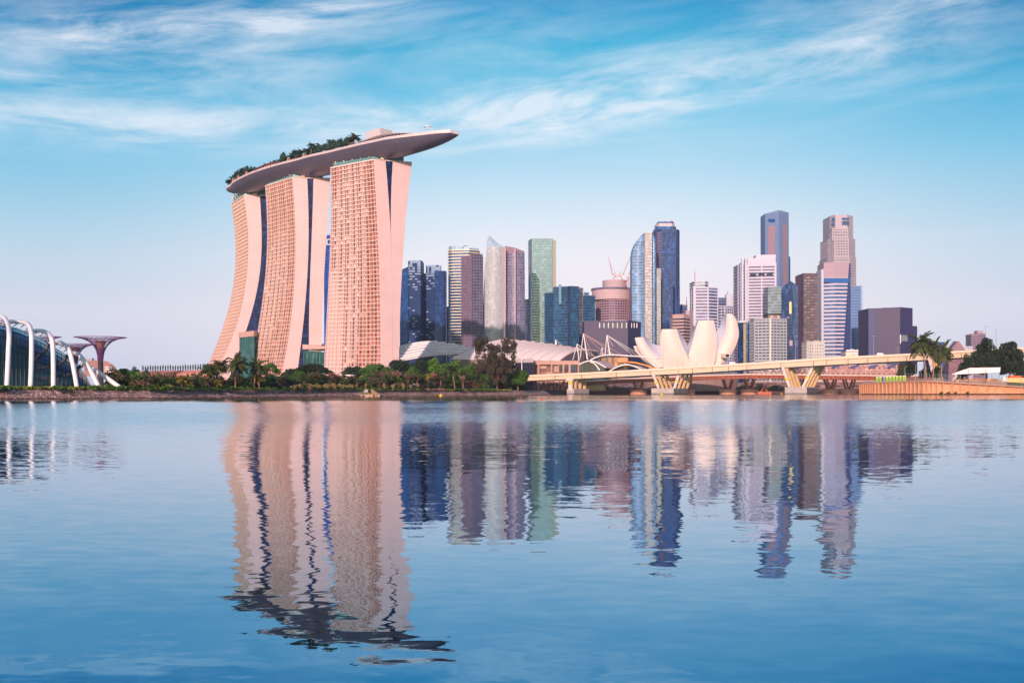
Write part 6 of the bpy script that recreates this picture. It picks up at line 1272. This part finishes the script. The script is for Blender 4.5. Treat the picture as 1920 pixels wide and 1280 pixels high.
deck_tree(.70, .2, 11.5, 9, 'palm', 'frond', 'single green roof palm touching the left side of the grey lift block', None)
c_ = MB(); leafcloud(c_, [(tuple(deckp(s, rnd(.12, .22), DZ+2.4)), (1.6, 1.6, 1.1)) for s in list(np.linspace(.04, .22, 26))+list(np.linspace(.42, .69, 40))], 2600, .5); o = c_.build('deck_hedge', M['leaf_green'], deck, fix=False)
o['kind'] = 'stuff'

# ------------------------------------------------------------------ right hand headland: seawall, lawn, tents, trees
wt = [(1612, 717.5), (1640, 716), (1690, 714), (1735, 713), (1786, 716), (1844, 719.6), (1920, 724), (2050, 727), (2300, 727)]
wDf = itp(0, [(1612, 752), (1640, 738), (1735, 702), (1786, 695), (1844, 690), (1920, 692), (2050, 700), (2300, 720)]); wtf = itp(0, wt)
joints = [1612, 1615.5, 1619, 1623, 1627, 1631, 1635, 1640]+[1640+x/6.857 for x in (45, 95, 145, 195, 245, 300, 350, 410, 460, 510, 565, 620, 680, 740, 805, 880, 1005, 1110, 1220, 1330, 1440, 1550, 1660, 1780, 1895)]+[1934, 1952, 1970, 1990, 2012, 2036, 2062, 2090, 2120, 2160, 2210, 2260]
root = thing('sea_wall', 'curving orange concrete seawall of scalloped panels on the right headland', 'seawall', G(1760, 805, 0))
def wp_(px, z, o=0): p = G(px, wDf(px), z); return p+Vector((0, o, 0))
ribs = MB(); cop = MB(); foot_ = MB(); 
for a, c in zip(joints[:-1], joints[1:]):
    m1 = MB(); n = 6; rows = []
    for i in range(n+1):
        f = i/n; px = a+(c-a)*f; zt_ = Z(wtf(px), px, wDf(px)); dep = 1.5*math.sin(math.pi*f)
        rows.append([wp_(px, .2, .4+dep*.3), wp_(px, zt_*.4, .4+dep*.6), wp_(px, zt_*.78, .4+dep), wp_(px, zt_-.8, .2)])
    for k in range(n):
        for j in range(3): m1.quad(rows[k][j], rows[k+1][j], rows[k+1][j+1], rows[k][j+1])
    m1.build('wall_panel', M['seawall'], root, fix=False)
for px in joints: zt_ = Z(wtf(px), px, wDf(px)); q = wp_(px, zt_/2); ribs.box((q.x, q.y+.3, zt_/2-.3), (.35, 1.1, zt_-.6))
ribs.build('rib', mat('seawall_rib', (226, 170, 124), .8), root)
secs = []; fs_ = []
for px in range(1612, 2261, 8):
    zt_ = Z(wtf(px), px, wDf(px)); secs.append([wp_(px, zt_-.75, -1.5), wp_(px, zt_, -1.7), wp_(px, zt_, 4), wp_(px, zt_-.75, 4)]); fs_.append([wp_(px, -.8, -1.2), wp_(px, .55+rnd(-.2, .25), -.6), wp_(px, .75, .8), wp_(px, -.8, .8)])
m1 = MB(); m1.loft(secs); m1.build('coping', mat('seawall_coping', (190, 156, 140), .8), root); m1 = MB(); m1.loft(fs_); m1.build('wall_foot', M['walldark'], root)
m1 = MB(); e = []
for px in (1612, 1612): pass
zt_ = Z(717.5, 1612, 752); m1.add([wp_(1612, -1, 0), wp_(1612, zt_-.8, 0), (G(1613, 940).x, 940, zt_-.8), (G(1613, 940).x, 940, -1)], ((0, 1, 2, 3),)); m1.build('return_wall', M['seawall'], root, fix=False)
b = MB(); secs = []
for px in range(1612, 2301, 12):
    zt_ = Z(wtf(px), px, wDf(px))-.1; p = wp_(px, zt_, 3.5); secs.append([Vector((p.x*(p.y+d_)/p.y, p.y+d_, p.z+z_)) for d_, z_ in ((0, 0), (14, .2), (60, 1.0), (105, 1.0))])
b.loft(secs, close=False); struct(b, 'headland_lawn', mat('lawn', (92, 100, 58), .95, var=.3, scale=.08), fix=False)
def hz(px, off=6): return Z(wtf(px), px, wDf(px))-.1+ (.2 if off > 8 else .1)
def hg(px, off, z=None): p = wp_(px, hz(px, off) if z is None else z, off); u = (px-CX)/F; p.x = ((p.y)*u+(p.z-CH)*sr)/cr; return p
# small weeds on the seawall foot
for px in (1764, 1777, 1790, 1813): plant('wall_weed', 'shrub', wp_(px, .5, -1.2), 1.6, 2.2, M['leaf_green'], 'small green weed tuft growing at the seawall foot', 'weed', 'weed tufts at the seawall foot')
# railing
root = thing('railing', 'grey post and rail fence along the top of the orange seawall', 'fence', hg(1700, 5)); m1 = MB(); m2 = MB(); last = None
for px in np.arange(1616, 1960, 4.2):
    p = hg(px, 2.0); m1.tube(p, p+Vector((0, 0, 1.5)), .09, 4)
    if last is not None:
        for z_ in (.5, 1.0, 1.45): m2.tube(last+Vector((0, 0, z_)), p+Vector((0, 0, z_)), .05, 3)
    last = p
m1.build('posts', M['steel'], root); m2.build('rails', M['steel'], root)
root = thing('mesh_fence', 'tall wire mesh fence with thin posts behind the portable toilets', 'fence', hg(1740, 20)); m1 = MB(); m2 = MB()
for px in np.arange(1698, 1800, 5): p = hg(px, 18); m1.tube(p, p+Vector((0, 0, 5.2)), .13, 4)
for z_ in np.arange(.6, 5.2, .65): m2.tube(hg(1698, 18)+Vector((0, 0, z_)), hg(1798, 18)+Vector((0, 0, z_)), .035, 3)
m1.build('posts', M['steel'], root); m2.build('wires', M['steel'], root)
# portable toilets
for k in range(9):
    px = 1645+k*6.2; blue = k in (2,); p = hg(px, 12); grn = mat('toilet_green', (170, 206, 60), .5) if 'tg' not in M else M['tg']; M['tg'] = grn; tb = mat('toilet_blue', (60, 100, 160), .5) if 'tb' not in M else M['tb']; M['tb'] = tb
    u = thing('portable_toilet', 'blue portable toilet, the only blue one among the lime green cabins' if blue else 'lime green portable toilet cabin in the row on the seawall', 'portable toilet', p, None if blue else 'lime green portable toilets')
    m1 = MB(); m1.box(p+Vector((0, 0, 1.6)), (2.2, 2.2, 3.2)); m1.build('cabin', tb if blue else grn, u); m1 = MB(); m1.box(p+Vector((0, 0, 3.4)), (2.36, 2.36, .36)); m1.build('roof', M['white'], u); m1 = MB(); m1.box(p+Vector((0, -1.14, 1.45)), (1.3, .06, 2.7)); m1.build('door', mat('toilet_door', (140, 180, 60), .5) if 'td' not in M else M['td'], u) if not blue else m1.build('door', M['grey'], u)
    if not blue: M['td'] = [q for q in u.children if q.name.startswith('door')][0].data.materials[0]
# marquee
DM = 735; root = thing('marquee', 'big white open sided marquee under the two round trees', 'marquee', G(1835, DM, hz(1830, 30))); q = lambda x, y, D_=DM: P(x, y, D_)
m1 = MB(); m1.add([q(1783, 702), q(1812, 701), q(1875, 697.5), q(1876, 688.5), q(1818, 689.5), q(1798, 696), q(1787, 701, DM+26), q(1816, 690, DM+28), q(1876.5, 689, DM+28)], ((0, 1, 4, 5), (1, 2, 3, 4), (5, 4, 7, 6), (4, 3, 8, 7))); m1.build('roof_sheet', mat('tent_white', (236, 234, 240), .6), root, fix=False)
m1 = MB(); [m1.tube(G(x, DM+.2, hz(x, 30)), q(x, 698 if x > 1800 else 701, DM+.2), .14, 5) for x in (1786, 1801, 1816, 1831, 1846, 1860, 1874)]; [m1.tube(G(x, DM+24, hz(x, 30)), q(x, 694, DM+24), .14, 5) for x in (1790, 1816, 1846, 1874)]; m1.build('poles', M['steel'], root)
m1 = MB(); m1.box(G(1832, DM+16, hz(1832, 30)+1.9), (30, .3, 3.6)); m1.build('back_panel', mat('tent_back', (186, 140, 104), .7, cell=(2.6, 3, 5), cellvar=.3), root)
for k, px in enumerate((1808, 1822, 1836, 1850)):
    p = G(px, DM+5, hz(px, 30)); u = thing('equipment_crate', 'dark crate standing under the white marquee roof', 'crate', p, 'dark crates under the marquee'); m1 = MB(); m1.box(p+Vector((0, 0, .8)), (4.2, 2, 1.5)); m1.build('body', M['dark'], u); m1 = MB(); m1.box(p+Vector((0, 0, 1.62)), (4.3, 2.1, .14)); m1.build('lid', M['grey'], u)
p = G(1882, DM+4, hz(1882, 30)); root = thing('peaked_tent', 'small white pointed tent right of the big marquee', 'tent', p); m1 = MB(); m1.add([p+Vector((-3.4, -3, 2.6)), p+Vector((3.4, -3, 2.6)), p+Vector((3.4, 3, 2.6)), p+Vector((-3.4, 3, 2.6)), p+Vector((0, 0, 7.4)), p+Vector((-1, -.9, 4.2)), p+Vector((1, -.9, 4.2)), p+Vector((1, .9, 4.2)), p+Vector((-1, .9, 4.2))], ((0, 1, 6, 5), (1, 2, 7, 6), (2, 3, 8, 7), (3, 0, 5, 8), (5, 6, 4), (6, 7, 4), (7, 8, 4), (8, 5, 4))); m1.build('roof', M['white'], root); m1 = MB(); [m1.tube(p+Vector((a, b_, 0)), p+Vector((a, b_, 2.6)), .1, 4) for a in (-3.3, 3.3) for b_ in (-2.9, 2.9)]; m1.build('poles', M['steel'], root); m1 = MB(); m1.box(p+Vector((-2.2, -2.95, 1.3)), (2.2, .06, 2.5)); m1.build('side_flap', M['white'], root)
p = G(1912, DM+12, hz(1912, 30)); root = thing('site_hoarding', 'long cream hoarding wall with orange tops behind the lawn at the right edge', 'hoarding', p); m1 = MB(); m1.box(p+Vector((2, 0, 3.2)), (26, .5, 5.6)); m1.build('panel', mat('hoarding', (236, 196, 130), .7, var=.08, lines=[(0, 2.6, .05, .3)]), root); m1 = MB(); m1.box(p+Vector((-3, 1.5, 6.6)), (8, 3, 1.6)); m1.build('top_unit', M['orange'], root)
b = MB(); secs = [[hg(px, 4.5, hz(px)+.12), hg(px, 12, hz(px)+2.2), hg(px, 26, hz(px)+2.4)] for px in (1888, 1900, 1920, 1960, 2050)]; b.loft(secs, close=False); struct(b, 'grass_slope', mat('slope_grass', (72, 96, 34), .95, var=.3, scale=.2), fix=False)
root = thing('retaining_wall', 'low pale block wall on the headland below the marquee', 'wall', hg(1850, 9)); m1 = MB(); a, b_ = hg(1800, 6), hg(1888, 6); m1.add([a, b_, b_+Vector((0, 0, 2.6)), a+Vector((0, 0, 1.6)), a+Vector((0, 1, 0)), b_+Vector((0, 1, 0)), b_+Vector((0, 1, 2.6)), a+Vector((0, 1, 1.6))], ((0, 1, 2, 3), (3, 2, 6, 7), (1, 5, 6, 2), (0, 3, 7, 4))); m1.build('blocks', mat('blockwall', (150, 130, 118), .85, var=.15, scale=.3, lines=[(0, 1.6, .08, .3)]), root)
# lamps on headland
for k, (px, yt, off, lab) in enumerate(((1696.5, 688, 16, 'slim promenade lamp by the right end of the toilets'), (1717, 685, 14, 'tallest promenade lamp left of the palm clump'), (1733, 691, 16, 'slim promenade lamp just right of the tallest one'), (1761, 694, 16, 'slim promenade lamp under the smaller palm'), (1815.5, 693, 4, 'black lamp post before the left half of the marquee'), (1847.5, 694, 4, 'black lamp post before the right half of the marquee'), (1916, 705, 5, 'thin lamp post on the grass slope at the right edge'))):
    p = hg(px, off); lamp('promenade_lamp', lab, p, Z(yt, px, p.y)-p.z, 'lamps on the headland', M['dark'] if k in (4, 5) else M['steel'], arm=-1.1 if k < 4 else 1.0)
# headland trees
for nm, kd, px, yt, w_, D_, mt, lab in (('round_tree', 'round', 1850, 632, 56, 780, 'leaf_deep', 'dense dark round tree, left of the round pair over the marquee'), ('round_tree', 'round', 1894, 635.5, 52, 784, 'leaf_deep', 'dense dark round tree, right of the round pair, trunk visible'), ('round_tree', 'broad', 1812, 660, 30, 756, 'leaf_deep', 'smaller dark tree leaning out at the marquee left end'), ('round_tree', 'broad', 1917, 672, 26, 790, 'leaf_dark', 'dark tree cut off by the picture edge behind the hoarding'), ('scrub_tree', 'broad', 1706, 676, 30, 772, 'leaf_deep', 'dark scrubby tree beneath the highway deck behind the lamps'), ('scrub_tree', 'broad', 1690, 675, 18, 768, 'frond_dark', 'brownish scrubby tree at the left of the clump under the deck'), ('scrub_tree', 'broad', 1757, 684, 26, 772, 'leaf_deep', 'dark low tree under the smaller palm'), ('scrub_tree', 'broad', 1735, 688, 26, 776, 'leaf_dark', 'low dark tree at the foot of the biggest palm')):
    pl(nm, kd, px, yt, w_, 0, M[mt], lab, base=hz(px, 30), D=D_)
for px, yt, w_, mt, rz, lab in ((1737, 622, 37, 'frond', 3.14, 'biggest coconut palm on the headland, crossing the highway deck'), (1750, 634, 26, 'frond_dark', 1.2, 'coconut palm half hidden behind the biggest palm'), (1765, 640, 30, 'frond', .4, 'smaller coconut palm right of the biggest one')):
    pl('coconut_palm', 'palm', px, yt, w_, 0, M[mt], lab, 'palm', 'coconut palms on the headland', base=hz(px, 30), D=762, rz=rz, var=1 if px == 1737 else 0)
# trees along the inner quay
for k in range(9):
    px = 1020+k*6.2; pl('quay_tree', 'sparse', px, 714+rnd(-1, 1), 8, 0, M['leaf_dark'], 'thin trunked small tree in the row on the quay under the left highway span', 'tree', 'row of trees on the inner quay', base=3.2, D=1064)
c_ = MB(); leafcloud(c_, [((G(px, 1094).x, 1094, rnd(4, 7)), (3.5, 2.5, 2.5)) for px in np.arange(1280, 1470, 6)], 1400, 1.0); o = c_.build('quay_shrubbery', M['leaf_deep'], kind='stuff', fix=False); tag(o, 'dark shrubbery on the quay seen between the V piers', 'shrubbery')
# ------------------------------------------------------------------ buoys
def buoy(px, py, label, matl, kind='round', s=1.0):
    v = (HY-py)/F; u_ = (px-CX)/F; D_ = -CH/(-u_*sr+v*cr); p = G(px, D_, 0); k = D_/F*s; root = thing('buoy', label, 'buoy', p)
    m1 = MB(); m1.lathe(p, [(.1, -.3*k), (3.0*k, 0), (3.4*k, 1.1*k), (2.6*k, 2.4*k), (1.0*k, 3.2*k), (.1, 3.3*k)], 14); m1.build('float', matl, root, smooth=True)
    m1 = MB()
    if kind == 'pole': m1.tube(p+Vector((0, 0, 2*k)), p+Vector((0, 0, 14*k)), .5*k, 5, .3*k); m1.box(p+Vector((0, 0, 14.5*k)), (1.4*k, 1.4*k, 1.4*k))
    else: m1.tube(p+Vector((0, 0, 3*k)), p+Vector((0, 0, 4.4*k)), .4*k, 5)
    m1.build('pole' if kind == 'pole' else 'lug', matl, root)
buoy(826.5, 742.3, 'yellow round buoy in front of the bank below the coconut palms', M['yellow'])
buoy(977, 753.2, 'orange pole buoy floating nearest, before the casuarina', M['orange'], 'pole', .62); buoy(1015.5, 750.5, 'small red orange float right of the pole buoy', M['orange'], s=.8)
buoy(1240.5, 739.9, 'yellow round buoy at the foot of the left V pier', M['yellow'], s=.8); buoy(1466, 738.9, 'yellow buoy left of the right V pier pedestal', M['yellow'], s=.8); buoy(220.5, 747.5, 'tiny orange float near the stone bank by the last arch', M['orange'], s=.45); buoy(1444, 741.5, 'tiny orange float between the two V piers', M['orange'], s=.45)

HAZE = .00007
# ------------------------------------------------------------------ air
b = MB(); b.box((0, 1200, 132), (3600, 2700, 270)); hzm = bpy.data.materials.new('air'); hzm.use_nodes = True; t = NT(hzm.node_tree); t.n.clear()
pv = t.node('ShaderNodeVolumePrincipled'); pv.inputs['Color'].default_value = (.62, .76, 1.0, 1); pv.inputs['Density'].default_value = HAZE; pv.inputs['Anisotropy'].default_value = .1
t.l.new(pv.outputs[0], t.node('ShaderNodeOutputMaterial').inputs['Volume']); b.build('haze', hzm, None, kind='stuff')
